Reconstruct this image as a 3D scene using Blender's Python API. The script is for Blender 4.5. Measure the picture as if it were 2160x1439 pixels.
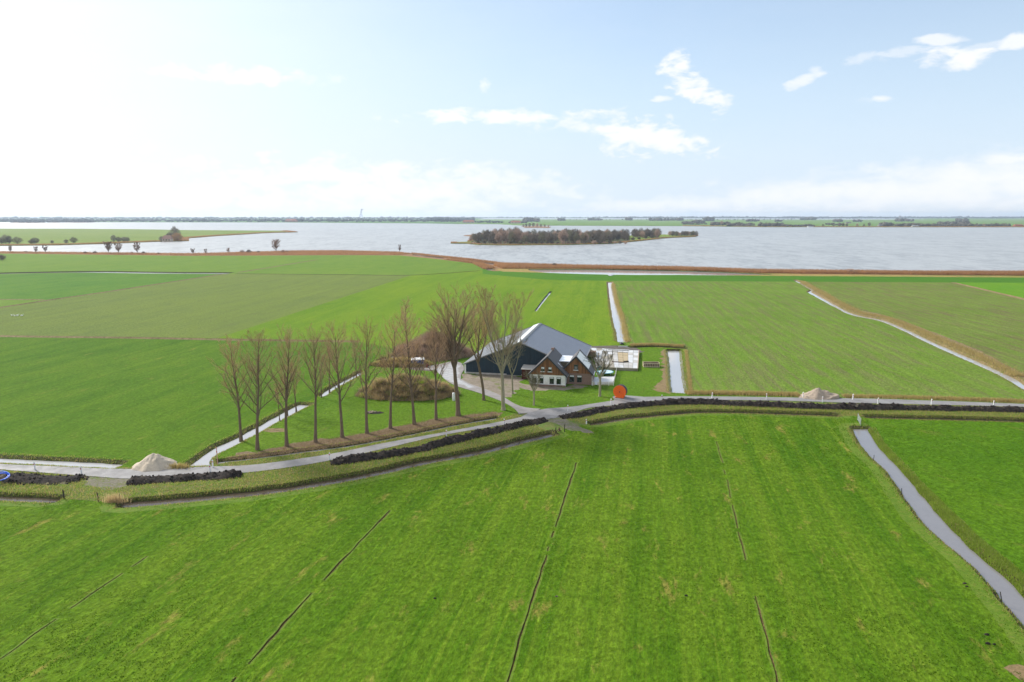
import bpy, math, random
import numpy as np
from mathutils import Vector, Matrix, noise
from mathutils.geometry import delaunay_2d_cdt, tessellate_polygon

R = math.radians
sc = bpy.context.scene
for o in list(bpy.data.objects): bpy.data.objects.remove(o)
C = sc.collection

# ------------------------------------------------------------------ camera
CAMH = 38.0
PITCH = math.atan(264.5 / 1440.0)
cd = bpy.data.cameras.new('camera'); cam = bpy.data.objects.new('camera', cd); C.objects.link(cam)
cam.location = (0, 0, CAMH); cam.rotation_euler = (math.pi / 2 - PITCH, 0, 0)
cd.sensor_width = 36; cd.lens = 24; cd.clip_start = 0.5; cd.clip_end = 40000
sc.camera = cam

# ------------------------------------------------------------------ sun and exposure
SUN_AZ, SUN_EL = -50.0, 34.0            # degrees; azimuth from +Y towards +X
SKY_STRENGTH = 0.066
sl = bpy.data.lights.new('sun', 'SUN'); sun = bpy.data.objects.new('sun', sl); C.objects.link(sun)
sl.energy = 2.4; sl.angle = R(12); sl.color = (1.0, 0.965, 0.91)
sun.location = (0, 0, 60)
sd_ = Vector((math.sin(R(SUN_AZ)) * math.cos(R(SUN_EL)), math.cos(R(SUN_AZ)) * math.cos(R(SUN_EL)), math.sin(R(SUN_EL))))
sun.rotation_euler = (-sd_).to_track_quat('-Z', 'Y').to_euler()
sc.view_settings.view_transform = 'Standard'
sc.view_settings.look = 'None'
sc.view_settings.exposure = 1.3
sc.view_settings.gamma = 1.0
sc.view_settings.use_curve_mapping = False

# ------------------------------------------------------------------ node helper
class NT:
    def __init__(s, tree): s.t = tree; s.t.nodes.clear()
    def n(s, typ, **kw):
        nd = s.t.nodes.new(typ)
        for k, v in kw.items(): setattr(nd, k, v)
        return nd
    def put(s, sock, v):
        if v is None: return
        if isinstance(v, bpy.types.NodeSocket): s.t.links.new(v, sock)
        else:
            if sock.type == 'RGBA' and len(v) == 3: v = (*v, 1)
            sock.default_value = v
    def m(s, op, a, b=None, c=None, clamp=False):
        nd = s.n('ShaderNodeMath', operation=op); nd.use_clamp = clamp
        s.put(nd.inputs[0], a); s.put(nd.inputs[1], b); s.put(nd.inputs[2], c)
        return nd.outputs[0]
    def mix(s, f, a, b, blend='MIX'):
        nd = s.n('ShaderNodeMix', data_type='RGBA', blend_type=blend)
        s.put(nd.inputs[0], f); s.put(nd.inputs[6], a); s.put(nd.inputs[7], b)
        return nd.outputs[2]
    def noise(s, vec, scale, detail=4, rough=0.55, dist=0.0):
        nd = s.n('ShaderNodeTexNoise')
        s.put(nd.inputs['Vector'], vec); nd.inputs['Scale'].default_value = scale
        nd.inputs['Detail'].default_value = detail; nd.inputs['Roughness'].default_value = rough
        nd.inputs['Distortion'].default_value = dist
        return nd.outputs['Fac']
    def ramp(s, v, lo, hi):
        nd = s.n('ShaderNodeMapRange', interpolation_type='SMOOTHSTEP'); nd.clamp = True
        s.put(nd.inputs[0], v); nd.inputs[1].default_value = lo; nd.inputs[2].default_value = hi
        return nd.outputs[0]
    def mapping(s, vec, rot=(0, 0, 0), scale=(1, 1, 1), loc=(0, 0, 0)):
        nd = s.n('ShaderNodeMapping'); s.put(nd.inputs[0], vec)
        nd.inputs['Rotation'].default_value = rot; nd.inputs['Scale'].default_value = scale
        nd.inputs['Location'].default_value = loc
        return nd.outputs[0]

# ------------------------------------------------------------------ sky
w = bpy.data.worlds.new('World'); sc.world = w; w.use_nodes = True
def px_dir(px, py):
    u = (px - 1080) / 1440.0; v = (719.5 - py) / 1440.0
    f = (0, math.cos(PITCH), -math.sin(PITCH)); up = (0, math.sin(PITCH), math.cos(PITCH))
    return Vector((u, f[1] + up[1] * v, f[2] + up[2] * v))
def az_el(px, py):
    d = px_dir(px, py).normalized()
    return math.degrees(math.atan2(d.x, d.y)), math.degrees(math.asin(d.z))
W = NT(w.node_tree)
tc = W.n('ShaderNodeTexCoord')
sx = W.n('ShaderNodeSeparateXYZ'); W.put(sx.inputs[0], tc.outputs['Generated'])
X, Y, Z = sx.outputs
AZ = W.m('MULTIPLY', W.m('ARCTAN2', X, Y), 57.29578)
EL = W.m('MULTIPLY', W.m('ARCSINE', Z), 57.29578)
cb = W.n('ShaderNodeCombineXYZ'); W.put(cb.inputs[0], AZ); W.put(cb.inputs[1], EL)
AE = cb.outputs[0]
wisp = W.noise(W.mapping(AE, scale=(0.16, 0.5, 1)), 1.0, 8, 0.62, 0.5)
puff = W.noise(W.mapping(AE, scale=(0.45, 0.9, 1)), 1.0, 9, 0.62, 0.3)
dist_n = W.m('SUBTRACT', W.m('ADD', W.m('MULTIPLY', wisp, 0.8), W.m('MULTIPLY', puff, 1.2)), 1.0)
blobs = [  # px centre, radii px, tilt, weight, raggedness
    (500, 156, 225, 26, 0, 1.0, .7), (1060, 246, 270, 17, 0, 1.0, 1.2), (1380, 290, 140, 44, -8, 1.0, 1.5),
    (1190, 262, 100, 20, 0, .7, 1.3), (1422, 134, 36, 26, 12, 1.0, 1.5), (1468, 190, 58, 24, -22, 1.0, 1.6),
    (1512, 218, 34, 20, -10, .9, 1.6), (1396, 209, 24, 7, 0, .8, 1.2), (1698, 166, 36, 12, 22, .75, 1.4),
    (1718, 148, 16, 8, 0, .6, 1.4), (2016, 124, 58, 21, -4, 1.0, 1.3), (1998, 84, 52, 9, -6, .8, 1.3),
    (2148, 88, 28, 13, 0, .9, 1.3), (1846, 208, 28, 8, 0, .85, 1.3), (1872, 118, 75, 10, 4, .45, 1.4),
    (1022, 180, 18, 14, 30, .7, 1.5), (2060, 103, 70, 9, 5, .4, 1.4), (1030, 500, 10, 10, 0, 0, 1),
    (2080, 392, 760, 64, 4, 1.0, .5), (2200, 330, 220, 14, 4, .9, 1.0), (1500, 430, 520, 27, 3, .9, .7),
    (250, 440, 1000, 138, 0, 1.0, .6), (800, 390, 540, 72, -2, 1.0, .7), (1840, 438, 60, 11, 0, .5, .9)]
cloud = None
for (cx, cy, rx, ry, tilt, wt, rg) in blobs:
    if wt == 0: continue
    a, e = az_el(cx, cy)
    k = 57.3 / 1440
    da = W.m('SUBTRACT', AZ, a); de = W.m('SUBTRACT', EL, e)
    ct, st = math.cos(R(tilt)), math.sin(R(tilt))
    p = W.m('ADD', W.m('MULTIPLY', da, ct / (rx * k)), W.m('MULTIPLY', de, st / (rx * k)))
    q = W.m('ADD', W.m('MULTIPLY', da, -st / (ry * k)), W.m('MULTIPLY', de, ct / (ry * k)))
    rr = W.m('ADD', W.m('MULTIPLY', p, p), W.m('MULTIPLY', q, q))
    v = W.m('SUBTRACT', W.m('ADD', W.m('MULTIPLY', dist_n, rg * 3.0), 1.0), rr)
    v = W.m('MULTIPLY', W.ramp(v, -0.1, 1.25), wt)
    cloud = v if cloud is None else W.m('MAXIMUM', cloud, v)
# high thin veil: dense towards the sun side, thinning to the right and with height
veil = W.ramp(AZ, 34.0, -38.0)
veil = W.m('ADD', W.m('MULTIPLY', W.m('POWER', veil, 2.2), 0.62), W.m('MULTIPLY', W.ramp(EL, 9.0, 0.0), 0.15))
veil = W.m('ADD', veil, W.m('MULTIPLY', W.m('SUBTRACT', wisp, 0.5), 0.12))
back = W.m('MULTIPLY', W.ramp(W.m('ABSOLUTE', AZ), 50.0, 100.0), W.ramp(puff, 0.40, 0.62))
veil = W.m('ADD', veil, W.m('MULTIPLY', back, 0.5))
mask = W.m('MAXIMUM', cloud, W.m('MINIMUM', W.m('MAXIMUM', veil, 0.0), 1.0))
sky = W.n('ShaderNodeTexSky', sky_type='NISHITA')
sky.sun_disc = False; sky.sun_elevation = R(SUN_EL); sky.sun_rotation = R(SUN_AZ)
sky.altitude = 0; sky.air_density = 1.0; sky.dust_density = 0.15; sky.ozone_density = 1.0
bg1 = W.n('ShaderNodeBackground'); W.put(bg1.inputs[0], sky.outputs[0]); bg1.inputs[1].default_value = SKY_STRENGTH
# clouds are brighter towards the veiled sun
dt = W.n('ShaderNodeVectorMath', operation='DOT_PRODUCT')
W.put(dt.inputs[0], tc.outputs['Generated']); dt.inputs[1].default_value = sd_
glow = W.m('POWER', W.m('MAXIMUM', dt.outputs['Value'], 0.0), 5.0)
cs = W.m('ADD', W.m('MULTIPLY', glow, 0.14), 0.43)
lowhaze = W.m('ADD', W.m('MULTIPLY', W.ramp(EL, 17.0, 1.0), 0.52), 0.42)
bg3 = W.n('ShaderNodeBackground'); bg3.inputs[0].default_value = (0.285, 0.342, 0.408, 1); bg3.inputs[1].default_value = 1.0
mh = W.n('ShaderNodeMixShader'); W.put(mh.inputs[0], lowhaze)
W.t.links.new(bg1.outputs[0], mh.inputs[1]); W.t.links.new(bg3.outputs[0], mh.inputs[2])
bg2 = W.n('ShaderNodeBackground'); bg2.inputs[0].default_value = (0.955, 0.975, 1.0, 1); W.put(bg2.inputs[1], cs)
mx = W.n('ShaderNodeMixShader'); W.put(mx.inputs[0], mask)
W.t.links.new(mh.outputs[0], mx.inputs[1]); W.t.links.new(bg2.outputs[0], mx.inputs[2])
wo = W.n('ShaderNodeOutputWorld'); W.t.links.new(mx.outputs[0], wo.inputs[0])

# ------------------------------------------------------------------ geometry helpers
WL = 0.5
def P(px, py, z=0.0):
    d = px_dir(px, py); t = (z - CAMH) / d.z
    return np.array((d.x * t, d.y * t))
def PP(lst, z=0.0): return np.array([P(a, b, z) for a, b in lst])
AXR = R(11.5)
def loc2w(ox, oy, lx, ly):
    return ox + lx * math.cos(AXR) + ly * math.sin(AXR), oy - lx * math.sin(AXR) + ly * math.cos(AXR)

def link(name, me, mat=None, parent=None):
    if mat is not None:
        for m_ in (mat if isinstance(mat, (list, tuple)) else [mat]): me.materials.append(m_)
    o = bpy.data.objects.new(name, me); C.objects.link(o)
    if parent is not None: o.parent = parent
    return o
def tag(o, label=None, cat=None, group=None, kind=None):
    if label: o['label'] = label
    if cat: o['category'] = cat
    if group: o['group'] = group
    if kind: o['kind'] = kind
    return o
def empty(name, loc, rz=0.0, label=None, cat=None, group=None):
    o = bpy.data.objects.new(name, None); C.objects.link(o); o.location = loc; o.rotation_euler = (0, 0, rz)
    o.empty_display_size = 0.5
    return tag(o, label, cat, group)
def np_mesh(name, verts, tris, smooth=False):
    me = bpy.data.meshes.new(name)
    verts = np.asarray(verts, dtype=np.float32); tris = np.asarray(tris, dtype=np.int32)
    me.vertices.add(len(verts)); me.vertices.foreach_set('co', verts.ravel())
    n = len(tris); me.loops.add(n * 3); me.loops.foreach_set('vertex_index', tris.ravel())
    me.polygons.add(n); me.polygons.foreach_set('loop_start', np.arange(0, n * 3, 3, dtype=np.int32))
    me.polygons.foreach_set('loop_total', np.full(n, 3, dtype=np.int32))
    if smooth: me.polygons.foreach_set('use_smooth', np.ones(n, dtype=bool))
    me.update(calc_edges=True); me.validate(); return me
class MB:
    def __init__(s): s.v = []; s.f = []
    def add(s, vs, fs):
        b = len(s.v); s.v += [tuple(v) for v in vs]; s.f += [tuple(b + i for i in f) for f in fs]; return s
    def box(s, x0, x1, y0, y1, z0, z1):
        return s.add([(x0, y0, z0), (x1, y0, z0), (x1, y1, z0), (x0, y1, z0), (x0, y0, z1), (x1, y0, z1), (x1, y1, z1), (x0, y1, z1)],
                     [(0, 3, 2, 1), (4, 5, 6, 7), (0, 1, 5, 4), (1, 2, 6, 5), (2, 3, 7, 6), (3, 0, 4, 7)])
    def beam(s, p, q, w_, h_=None, up=(0, 0, 1)):
        h_ = h_ or w_; p = Vector(p); q = Vector(q); d = (q - p).normalized(); u = Vector(up)
        if abs(d.dot(u)) > .98: u = Vector((0, 1, 0))
        a = d.cross(u).normalized() * w_ / 2; b = a.cross(d).normalized() * h_ / 2
        vs = [p - a - b, p + a - b, p + a + b, p - a + b, q - a - b, q + a - b, q + a + b, q - a + b]
        return s.add(vs, [(0, 1, 2, 3), (7, 6, 5, 4), (0, 4, 5, 1), (1, 5, 6, 2), (2, 6, 7, 3), (3, 7, 4, 0)])
    def tube(s, p, q, r0, r1=None, n=8, caps=True):
        r1 = r0 if r1 is None else r1; p = Vector(p); q = Vector(q); d = (q - p).normalized()
        u = Vector((0, 0, 1)) if abs(d.z) < .95 else Vector((1, 0, 0))
        a = d.cross(u).normalized(); b = d.cross(a)
        vs = []
        for c_, r_ in ((p, r0), (q, r1)):
            for i in range(n):
                t = 2 * math.pi * i / n; vs.append(c_ + a * math.cos(t) * r_ + b * math.sin(t) * r_)
        fs = [(i, (i + 1) % n, n + (i + 1) % n, n + i) for i in range(n)]
        if caps: fs += [tuple(range(n))[::-1], tuple(range(n, 2 * n))]
        return s.add(vs, fs)
    def lathe(s, prof, n=16, c=(0, 0, 0)):
        vs = []; fs = []
        for r_, z_ in prof:
            for i in range(n):
                t = 2 * math.pi * i / n; vs.append((c[0] + r_ * math.cos(t), c[1] + r_ * math.sin(t), c[2] + z_))
        for k in range(len(prof) - 1):
            for i in range(n): fs.append((k * n + i, k * n + (i + 1) % n, (k + 1) * n + (i + 1) % n, (k + 1) * n + i))
        fs += [tuple(range(n))[::-1], tuple(range((len(prof) - 1) * n, len(prof) * n))]
        return s.add(vs, fs)
    def prism(s, poly, y0, y1):      # poly in x,z extruded along y
        n = len(poly)
        vs = [(x, y0, z) for x, z in poly] + [(x, y1, z) for x, z in poly]
        fs = [tuple(range(n)), tuple(range(n, 2 * n))[::-1]] + [(i, n + i, n + (i + 1) % n, (i + 1) % n) for i in range(n)]
        return s.add(vs, fs)
    def mesh(s, name):
        me = bpy.data.meshes.new(name); me.from_pydata(s.v, [], s.f); me.update(); return me
    def build(s, name, mat, parent=None, smooth=False):
        me = s.mesh(name)
        if smooth: me.polygons.foreach_set('use_smooth', [True] * len(me.polygons))
        return link(name, me, mat, parent)
def catmull(pts, step):
    pts = np.asarray(pts, float); out = []
    n = len(pts)
    for i in range(n - 1):
        p0 = pts[max(i - 1, 0)]; p1 = pts[i]; p2 = pts[i + 1]; p3 = pts[min(i + 2, n - 1)]
        L = np.linalg.norm(p2 - p1); st = step(p1) if callable(step) else step
        k = max(1, min(400, int(L / st)))
        for j in range(k):
            t = j / k
            lin = p1 + (p2 - p1) * t
            if L < 250:
                cr = .5 * ((2 * p1) + (-p0 + p2) * t + (2 * p0 - 5 * p1 + 4 * p2 - p3) * t * t + (-p0 + 3 * p1 - 3 * p2 + p3) * t ** 3)
                L0 = np.linalg.norm(p1 - p0); L3 = np.linalg.norm(p3 - p2)
                if max(L0, L3) > 4 * L or L > 4 * max(1e-6, min(L0 if L0 else L, L3 if L3 else L)): cr = lin
                out.append(cr)
            else: out.append(lin)
    out.append(pts[-1]); return np.array(out)
def resample(poly, closed=True, k=0.009, mn=0.8, wob=0.0, seed=0):
    poly = np.asarray(poly, float); out = []; n = len(poly)
    for i in range(n if closed else n - 1):
        a = poly[i]; b = poly[(i + 1) % n]; L = np.linalg.norm(b - a)
        d = min(np.linalg.norm(a), np.linalg.norm(b)); st = max(mn, k * d)
        if L > 2500: st = max(st, L / 12)
        m_ = max(1, int(L / st))
        for j in range(m_): out.append(a + (b - a) * j / m_)
    if not closed: out.append(poly[-1])
    out = np.array(out)
    if wob:
        for i, p in enumerate(out):
            if np.linalg.norm(p) < 1500:
                out[i] += wob * np.array([noise.noise(Vector((p[0] * .5, p[1] * .5, seed))), noise.noise(Vector((p[0] * .5, p[1] * .5, seed + 9)))])
    return out
def inside(poly, pts):
    x, y = pts[:, 0], pts[:, 1]; c = np.zeros(len(pts), bool); n = len(poly)
    for i in range(n):
        x0, y0 = poly[i]; x1, y1 = poly[(i + 1) % n]
        if y0 == y1: continue
        k = ((y0 > y) != (y1 > y)) & (x < (x1 - x0) * (y - y0) / (y1 - y0) + x0)
        c ^= k
    return c
def segdist(poly, pts, closed=True):
    best = np.full(len(pts), 1e9); n = len(poly)
    for i in range(n if closed else n - 1):
        a = poly[i]; b = poly[(i + 1) % n]; ab = b - a; L2 = ab @ ab + 1e-12
        t = np.clip(((pts - a) @ ab) / L2, 0, 1); q = a + t[:, None] * ab
        best = np.minimum(best, ((pts - q) ** 2).sum(1))
    return np.sqrt(best)
def area(p): return .5 * np.sum(p[:, 0] * np.roll(p[:, 1], -1) - np.roll(p[:, 0], -1) * p[:, 1])
def normals(p, closed=True):
    if closed: t = np.roll(p, -1, 0) - np.roll(p, 1, 0)
    else: t = np.gradient(p, axis=0)
    t /= (np.linalg.norm(t, axis=1)[:, None] + 1e-9)
    n = np.stack([t[:, 1], -t[:, 0]], 1)
    if closed and area(p) < 0: n = -n
    return n   # outward for closed

# ------------------------------------------------------------------ materials
def new_mat(name):
    m = bpy.data.materials.new(name); m.use_nodes = True
    return m, NT(m.node_tree)
def finish(N, col, rough=0.9, spec=0.3, bump=None, bstr=0.3, bdist=0.05, metal=0.0, extra=None, normal=None):
    b = N.n('ShaderNodeBsdfPrincipled'); N.put(b.inputs['Base Color'], col); N.put(b.inputs['Roughness'], rough)
    N.put(b.inputs['Specular IOR Level'], spec); N.put(b.inputs['Metallic'], metal)
    if bump is not None:
        bn = N.n('ShaderNodeBump'); bn.inputs['Strength'].default_value = bstr; bn.inputs['Distance'].default_value = bdist
        N.put(bn.inputs['Height'], bump); N.t.links.new(bn.outputs[0], b.inputs['Normal'])
    o = N.n('ShaderNodeOutputMaterial'); N.t.links.new(b.outputs[0], o.inputs[0]); return b
def thin(name, col, var=.4, scale=.5, tr=.5, objvar=0.0):
    m, N = new_mat(name); t = N.n('ShaderNodeTexCoord')
    f = N.noise(t.outputs['Object'], scale, 6, .6)
    c = N.mix(f, tuple(x * (1 - var) for x in col), tuple(min(1, x * (1 + var)) for x in col))
    if objvar:
        oi = N.n('ShaderNodeObjectInfo'); c = N.mix(1.0, c, N_col(N, N.m('ADD', N.m('MULTIPLY', oi.outputs['Random'], objvar), 1 - objvar / 2)), 'MULTIPLY')
    d = N.n('ShaderNodeBsdfDiffuse'); l = N.n('ShaderNodeBsdfTranslucent'); N.put(d.inputs[0], c); N.put(l.inputs[0], c)
    mx = N.n('ShaderNodeMixShader'); mx.inputs[0].default_value = tr
    N.t.links.new(d.outputs[0], mx.inputs[1]); N.t.links.new(l.outputs[0], mx.inputs[2])
    o = N.n('ShaderNodeOutputMaterial'); N.t.links.new(mx.outputs[0], o.inputs[0]); return m
def plain(name, col, rough=0.7, spec=0.3, var=0.25, scale=3.0, metal=0.0, bump=0.0, stretch=(1, 1, 1), objvar=0.0, dirt=None):
    m, N = new_mat(name); t = N.n('ShaderNodeTexCoord')
    v = N.mapping(t.outputs['Object'], scale=stretch)
    f = N.noise(v, scale, 6, 0.6)
    c = N.mix(f, tuple(x * (1 - var) for x in col), tuple(min(1, x * (1 + var)) for x in col))
    if dirt: c = N.mix(N.m('MULTIPLY', N.ramp(N.noise(v, scale * .35, 6, .7), .5, .7), .7), c, dirt)
    if objvar:
        oi = N.n('ShaderNodeObjectInfo')
        k = N.m('ADD', N.m('MULTIPLY', oi.outputs['Random'], objvar), 1 - objvar / 2)
        c = N.mix(1.0, c, N_col(N, k), 'MULTIPLY')
    finish(N, c, rough, spec, f if bump else None, bump, 0.03, metal)
    return m
def N_col(N, k):
    q = N.n('ShaderNodeCombineXYZ')
    for i in range(3): N.put(q.inputs[i], k)
    return q.outputs[0]
def field(name, base, light, dark, az=11.5, dry=(0.30, 0.20, 0.07), dry_amt=0.25, stripe=0.35, stripe_w=0.35, grain=0.5, seed=0.0, soil=None, soil_amt=0.0, rows=0.0, row_w=1.0):
    m, N = new_mat(name); g = N.n('ShaderNodeNewGeometry').outputs['Position']
    p = N.mapping(g, rot=(0, 0, R(az)), loc=(seed, seed * .7, 0))        # y' runs along the working direction
    big = N.noise(p, 0.018, 5, 0.6, 0.4)
    mid = N.noise(N.mapping(p, scale=(1, .45, 1)), 0.16, 6, 0.65, 0.6)
    st = N.noise(N.mapping(p, scale=(stripe_w, .006, 1)), 1.0, 5, 0.72)
    fine = N.noise(N.mapping(p, scale=(1, .6, 1)), 2.3, 6, 0.75)
    fine2 = N.ramp(N.noise(p, 0.8, 5, 0.7), .3, .7); fine = N.ramp(fine, .28, .72)
    c = N.mix(N.ramp(big, .3, .7), base, N.mix(.5, base, light))
    c = N.mix(N.m('MULTIPLY', N.ramp(st, .42, .66), stripe), c, light)
    c = N.mix(N.m('MULTIPLY', N.ramp(st, .50, .28), stripe * .7), c, dark)
    st2 = N.noise(N.mapping(p, scale=(stripe_w * 4.2, .012, 1), loc=(3, 1, 0)), 1.0, 4, 0.7)
    c = N.mix(N.m('MULTIPLY', N.ramp(st2, .54, .72), min(1, stripe * 1.1)), c, tuple(min(1, v * 1.12) for v in light))
    c = N.mix(N.m('MULTIPLY', N.ramp(st2, .46, .30), stripe * .45), c, dark)
    c = N.mix(N.m('MULTIPLY', N.ramp(mid, .48, .72), .46), c, light)
    c = N.mix(N.m('MULTIPLY', N.ramp(mid, .50, .26), .46), c, dark)
    dr = N.noise(N.mapping(p, scale=(1, .35, 1), loc=(31, 7, 0)), 0.34, 7, 0.72, 0.3)
    c = N.mix(N.m('MULTIPLY', N.ramp(dr, .56, .74), dry_amt * 2.4, clamp=True), c, dry)
    if soil:
        so = N.noise(N.mapping(p, scale=(.5, .035, 1), loc=(11, 3, 0)), 1.0, 7, 0.75)
        patch = N.noise(N.mapping(p, loc=(5, 9, 0)), 0.02, 4, .6)
        so = N.m('MULTIPLY', N.ramp(so, .42, .62), N.ramp(patch, .25, .52))
        c = N.mix(N.m('MULTIPLY', so, soil_amt), c, soil)
    if rows:
        wv = N.n('ShaderNodeTexWave', wave_type='BANDS', bands_direction='X')
        N.put(wv.inputs['Vector'], p); wv.inputs['Scale'].default_value = .314 / row_w; wv.inputs['Distortion'].default_value = 3.5
        wv.inputs['Detail'].default_value = 3; wv.inputs['Detail Scale'].default_value = .15
        c = N.mix(N.m('MULTIPLY', N.m('MULTIPLY', N.ramp(wv.outputs['Fac'], .45, .95), N.ramp(mid, .35, .6)), rows), c, tuple(min(1, x * 1.5) for x in light))
    k = N.m('ADD', N.m('MULTIPLY', N.m('SUBTRACT', fine, .5), grain * 1.25), 1.0)
    k = N.m('MULTIPLY', k, N.m('ADD', N.m('MULTIPLY', N.m('SUBTRACT', fine2, .5), grain * .42), 1.0))
    c = N.mix(1.0, c, N_col(N, k), 'MULTIPLY')
    finish(N, c, .95, .04, N.m('ADD', fine, N.m('MULTIPLY', fine2, 2.0)), .6, .14)
    return m
def rough_ground(name, cols, scale=0.5, bump=.6):
    m, N = new_mat(name); g = N.n('ShaderNodeNewGeometry').outputs['Position']
    a = N.noise(g, scale, 7, .7, .5); b = N.noise(N.mapping(g, loc=(9, 4, 2)), scale * 2.6, 7, .7); c_ = N.noise(g, scale * 7, 6, .75)
    c = N.mix(N.ramp(a, .38, .62), cols[0], cols[1])
    c = N.mix(N.ramp(b, .45, .68), c, cols[2])
    if len(cols) > 3: c = N.mix(N.ramp(N.noise(N.mapping(g, loc=(2, 44, 2)), scale * .6, 6, .7), .56, .68), c, cols[3])
    k = N.m('ADD', N.m('MULTIPLY', N.m('SUBTRACT', c_, .5), 1.4), 1.0)
    c = N.mix(1.0, c, N_col(N, k), 'MULTIPLY')
    finish(N, c, .95, .15, N.m('ADD', c_, b), bump, .15)
    return m
M = {}
M['near'] = field('grass_near', (.062, .142, .0050), (.124, .196, .013), (.032, .096, .0025), dry=(.30, .22, .060), dry_amt=.33, stripe=.75, stripe_w=.34, grain=.62)
M['near_right'] = field('grass_near_right', (.062, .150, .0055), (.110, .194, .011), (.036, .102, .0035), az=-20, dry_amt=.14, stripe=.1, seed=40, grain=.62)
M['west'] = field('grass_west', (.060, .138, .007), (.110, .185, .012), (.030, .090, .004), az=11, dry_amt=.14, stripe=.45, stripe_w=.22, seed=90)
M['far_meadow'] = field('grass_far_meadow', (.108, .195, .022), (.155, .225, .028), (.066, .150, .016), az=7.2, dry_amt=.1, stripe=.35, stripe_w=.08, seed=120)
M['far_dark'] = field('grass_far_dark', (.070, .168, .018), (.115, .205, .020), (.05, .13, .012), az=7.2, dry_amt=.1, stripe=.25, stripe_w=.08, seed=150)
M['olive'] = field('grass_thin_arable', (.124, .168, .038), (.155, .200, .038), (.104, .136, .038), az=7.2, dry=(.17, .14, .07), dry_amt=.1, stripe=.6, stripe_w=.11, seed=170)
M['centre'] = field('grass_bright_centre', (.108, .198, .010), (.165, .240, .014), (.072, .155, .007), az=7.5, dry=(.30, .26, .04), dry_amt=.14, stripe=.55, stripe_w=.14, seed=200)
M['dike'] = field('grass_dike', (.056, .158, .012), (.080, .180, .014), (.044, .128, .009), az=85, dry_amt=.03, stripe=.1, seed=210)
M['stubbleA'] = field('stubble_middle', (.108, .195, .018), (.155, .230, .035), (.085, .155, .012), az=6.5, dry=(.2, .16, .08), dry_amt=.12, stripe=.4, stripe_w=.4, seed=230,
                      soil=(.150, .120, .065), soil_amt=.6, rows=.14, row_w=3.4)
M['stubbleB'] = field('stubble_right', (.118, .185, .024), (.165, .22, .045), (.095, .150, .018), az=6.5, dry=(.2, .16, .08), dry_amt=.12, stripe=.4, stripe_w=.4, seed=260,
                      soil=(.145, .110, .058), soil_amt=.75, rows=.12, row_w=3.0)
M['far_right'] = field('grass_far_right', (.10, .23, .014), (.14, .26, .016), (.07, .19, .01), az=6.5, dry_amt=.05, stripe=.1, seed=280)
M['lawn'] = field('grass_farm_lawn', (.078, .160, .010), (.125, .200, .016), (.052, .118, .008), dry=(.16, .14, .03), dry_amt=.22, stripe=.05, seed=300, grain=.5)
M['tree_lawn'] = field('grass_under_poplars', (.080, .160, .010), (.125, .200, .016), (.052, .118, .008), dry=(.16, .14, .04), dry_amt=.25, stripe=.05, seed=310, grain=.5)
M['fringe'] = rough_ground('grass_ditch_edge', [(.110, .180, .014), (.080, .150, .009), (.14, .175, .025)], .6)
M['verge'] = rough_ground('rough_verge', [(.085, .150, .020), (.135, .150, .038), (.165, .135, .060), (.060, .120, .012)], .45, .8)
M['bank_side'] = rough_ground('rough_bank_grass', [(.15, .20, .03), (.20, .20, .05), (.22, .19, .07), (.10, .16, .015)], .6, .8)
M['bank'] = rough_ground('ditch_bank_soil', [(.060, .065, .018), (.095, .105, .028), (.040, .030, .016)], .9, .8)
M['bank_brown'] = rough_ground('dry_brown_bank', [(.20, .145, .07), (.24, .175, .09), (.11, .085, .035), (.13, .14, .035)], .5, .9)
M['mound_core'] = rough_ground('mound_core_brown', [(.22, .16, .10), (.12, .09, .05), (.30, .22, .15), (.15, .15, .05)], .5, .9)  # brown core under the bramble and brush stems
M['tan_bank'] = rough_ground('tan_earth_bank', [(.24, .17, .085), (.20, .14, .07), (.15, .12, .045)], .6, .7)
M['litter'] = rough_ground('leaf_litter', [(.19, .135, .075), (.15, .105, .055), (.24, .175, .10), (.11, .12, .04)], .8, .7)
M['reed_ground'] = rough_ground('reed_bed_ground', [(.24, .12, .055), (.19, .10, .045), (.28, .18, .07)], .12, .6)
M['marsh'] = rough_ground('marsh_edge', [(.26, .20, .05), (.30, .20, .06), (.14, .15, .03)], .08, .6)
M['bed'] = plain('ditch_bed_mud', (.05, .04, .03), .9)
M['furrow'] = rough_ground('drain_furrow_soil', [(.085, .065, .022), (.15, .11, .04), (.05, .04, .014), (.10, .15, .012)], 1.2, .8)
M['gravel'] = rough_ground('gravel_yard', [(.245, .205, .165), (.20, .165, .125), (.17, .145, .09), (.13, .15, .04)], .35, .5)
M['crossing'] = rough_ground('worn_track', [(.17, .15, .12), (.13, .14, .055), (.21, .18, .14), (.09, .14, .02)], .6, .6)
M['puddle_mud'] = rough_ground('mud', [(.10, .085, .07), (.14, .12, .10), (.07, .06, .05)], .6, .5)

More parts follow.
